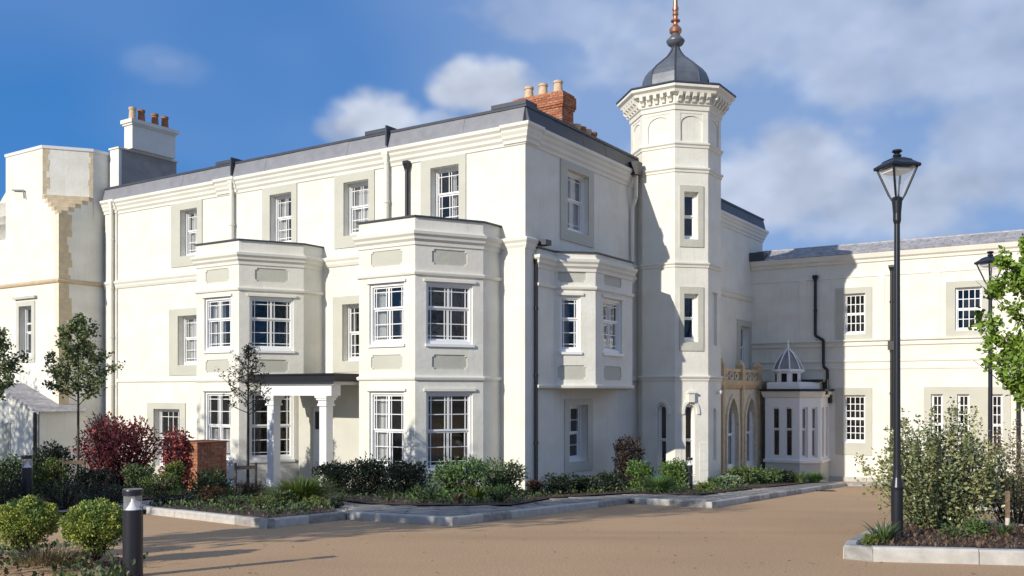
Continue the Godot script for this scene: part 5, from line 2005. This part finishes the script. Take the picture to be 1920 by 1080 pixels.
	var names := ["broad tree beyond the left frame edge, tallest of the four shading the beds", "tree beyond the left frame edge whose shade falls on the wide bay", "smaller tree beyond the left frame edge, nearest the viewer", "wide tree beyond the left frame edge facing the corner wing"]
	for i in 4:
		var wp := HB * Vector3(fore[i][0], 0, fore[i][1])
		wp.y = gh(wp.x, wp.z)
		shade_tree(names[i], wp, fore[i][2], fore[i][3], 5200)
	for i in 7:
		var wp := HB * Vector3(46.0 + 2.0 * sin(i * 2.1), 0, -1.0 + i * 6.0)
		wp.y = gh(wp.x, wp.z)
		shade_tree("one of a row of tall trees right of the frame, added for window reflections", wp, 12.0 + sin(i * 1.7), 8.0, 3200)
	# leaves blown onto the drive and a drain cover
	var xf := []
	var cols := []
	for i in 420:
		var d := rng.randf_range(7.5, 26.0)
		var x := rng.randf_range(-0.4, 0.5) * d
		var sc := rng.randf_range(0.025, 0.05)
		xf.append(Transform3D(Basis(Vector3.UP, rng.randf() * TAU) * Basis(Vector3.RIGHT, rng.randf_range(-1.75, -1.35)) * Basis.from_scale(Vector3(sc, sc, sc)), W(x, d, 0.008)))
		cols.append(Color(0.22, 0.13, 0.06).lerp(Color(0.09, 0.07, 0.03), rng.randf()))
	copies("fallen_leaves", leaf_b, M.leaf, get_node("ground"), xf, cols)
	var dc := thing("drain_cover", "small rusty iron drain cover set in the drive near the wing", "drain cover", W(9.0, 26.5, 0.004))
	var ds := mb()
	box(ds, Vector3(-0.25, -0.05, -0.22), Vector3(0.25, 0.004, 0.22))
	put("plate", ds, M.bark, dc)
	for k in 5:
		ds = mb()
		box(ds, Vector3(-0.2, 0.0, -0.18 + k * 0.08), Vector3(0.2, 0.009, -0.145 + k * 0.08))
		put("grating_bar", ds, M.iron, dc)



func plants() -> Array:
	return [
		["bush",-10.26,19.00,0.87,1.04,"dark green bush at the left edge behind the far bollard","bush",""],
		["bush",-9.67,19.50,0.69,0.97,"lime green rounded bush below the left sapling","bush","lime"],
		["bush",-12.42,25.00,1.15,1.48,"tall dark shrub against the lean-to wall","bush","dark"],
		["bush",-8.79,19.50,0.84,0.71,"dark leafy plant at the foot of the staked green sapling","bush","dark"],
		["red",-10.60,25.00,1.84,2.28,"large purple red shrub in front of the house wall","shrub",""],
		["red",-8.50,23.50,0.67,1.88,"narrow red leaved shrub beside the brick pier","shrub",""],
		["bush",-8.62,21.50,0.82,0.83,"mid green plant under the large red shrub","bush","mid"],
		["mound",-7.77,20.50,0.99,0.60,"yellow green ground cover left of the brick pier","mounded plant","lime"],
		["bush",-8.19,22.50,0.47,0.91,"bright green upright plant touching the brick pier","bush","lime"],
		["mound",-7.46,17.20,1.19,0.46,"dark low planting along the grey path edge","mounded plant","dark"],
		["mound",-7.72,16.00,1.01,0.52,"dark low planting right of the far bollard","mounded plant","dark"],
		["mound",-8.46,15.50,0.80,0.58,"dark low planting left of the far bollard","mounded plant","dark"],
		["bush",-6.04,18.60,0.88,0.72,"feathery green bush in front of the brick pier","bush","mid"],
		["rust",-5.49,17.00,0.51,0.38,"orange brown plant below the feathery green bush","shrub",""],
		["mound",-5.92,16.80,0.44,0.24,"small dark mound at the left of the orange plant","mounded plant","dark"],
		["mound",-6.22,16.60,0.48,0.23,"small dark mound at the left tip of the kerbed bed","mounded plant","dark"],
		["mound",-4.68,15.60,0.56,0.25,"rounded dark green mound left of the sapling stakes","mounded plant","mid"],
		["mound",-4.14,15.40,0.55,0.28,"rounded olive mound at the pointed kerb corner","mounded plant","lime"],
		["rust",-5.49,19.50,0.69,0.40,"red brown low shrub between the sapling stakes","shrub",""],
		["grass",-3.90,17.20,0.73,0.61,"yellow green arching grass in front of the porch","ornamental grass","lime"],
		["mound",-3.32,15.70,0.52,0.23,"pale green mound at the right end of the kerbed bed","mounded plant","lime"],
		["bush",-4.05,16.40,0.47,0.30,"low mixed plant before the porch column plinth","bush","mid"],
		["mound",-3.05,16.20,0.28,0.19,"tiny dark tuft at the path corner","mounded plant","dark"],
		["bush",-4.34,22.60,1.04,0.85,"dark evergreen shrub beside the porch columns","bush","dark"],
		["bush",-3.35,21.60,1.18,0.98,"tall dark evergreen shrub under the narrow bay window","bush","dark"],
		["bush",-2.39,21.00,1.27,0.91,"dark evergreen shrub in the middle of the bay bed","bush","dark"],
		["bush",-1.04,19.30,1.31,0.98,"large bright green rounded shrub under the wide bay window","shrub","green"],
		["bush",-0.21,20.60,1.09,0.91,"leafy green shrub at the foot of the corner pilaster","bush","mid"],
		["mound",-1.63,17.70,0.79,0.39,"clipped green mound at the pavement edge, left one","mounded plant","green"],
		["mound",-0.25,18.00,0.66,0.38,"clipped green mound at the pavement edge, right one","mounded plant","green"],
		["spiky",-0.66,17.60,0.34,0.47,"yellow green spiky plant between the two clipped mounds","spiky plant","lime"],
		["spiky",-1.02,17.40,0.34,0.28,"small straw coloured tuft beside the left clipped mound","spiky plant","straw"],
		["rust",0.53,21.50,0.42,0.38,"brown low plant at the foot of the black corner downpipe","shrub",""],
		["bush",1.14,22.00,0.81,0.52,"dark low plant below the oriel left end","bush","dark"],
		["bush",1.76,22.50,0.70,0.45,"dark low plant below the recessed ground window","bush","dark"],
		["bush",2.51,24.00,0.88,0.54,"dark low plant between window and tower","bush","dark"],
		["dark",3.44,27.50,0.92,1.75,"tall brown black shrub in the angle beside the tower","shrub",""],
		["bush",3.31,24.00,0.74,0.85,"bright green leafy shrub left of the tower window","bush","bright"],
		["bush",4.39,25.00,0.89,0.90,"bright feathery green shrub at the tower foot","bush","bright"],
		["grass",3.63,23.00,0.53,0.50,"low arching grass between the two bright tower shrubs","ornamental grass","green"],
		["mound",4.91,23.60,0.49,0.28,"flat leaved plant right of the tower bollard","mounded plant","lime"],
		["bush",6.12,26.00,0.72,0.39,"pale grey green succulent plant near the pavement","bush","pale"],
		["mound",5.60,25.50,0.50,0.34,"soft green tuft left of the pale succulent","mounded plant","green"],
		["bush",7.44,30.00,1.07,0.60,"dark green hedge plant under the first arched window","bush","mid"],
		["bush",8.40,31.00,1.28,0.57,"dark green hedge plant under the second arched window","bush","mid"],
		["bush",9.34,32.00,0.92,0.48,"dark green hedge plant under the white glazed bay","bush","dark"],
		["spiky",9.93,32.00,0.96,0.56,"spiky sword leaved plant at the glazed bay corner","spiky plant","mid"],
		["grass",10.75,33.00,0.53,0.43,"upright green grass beside the wing downpipe","ornamental grass","green"],
		["tuft",3.70,9.25,0.34,0.28,"green bulb leaves at the rounded kerb end beside the lamp post","flower","leaves"],
		["mound",3.47,9.00,0.13,0.13,"flat green rosette at the kerb end","mounded plant","lime"],
		["big",5.15,11.25,1.16,1.56,"large dense evergreen shrub behind the near lamp post","shrub",""],
		["big2",6.75,12.40,1.10,1.45,"loose brownish evergreen shrub beside the far lamp post","shrub",""],
		["mound",4.60,9.70,0.29,0.16,"low dark green plant at the foot of the large shrub","mounded plant","mid"],
		["bush",5.01,10.00,0.26,0.20,"small glossy leaved plant beside the wooden stake","bush","mid"],
		["tuft",5.25,9.90,0.19,0.23,"thin grass tuft at the base of the wooden stake","flower","leaves"],
		["bush",8.80,16.20,0.56,0.63,"round leaved green bush by the pale bench","bush","mid"],
		["near",-4.57,8.70,0.62,0.50,"rounded green shrub in the bottom left corner","shrub",""],
		["near",-3.74,8.35,0.59,0.48,"rounded yellow green shrub beside the near bollard","shrub",""],
		["straw",-3.87,7.70,0.66,0.15,"dry brown grass under the near shrubs","ornamental","grass"]
	]
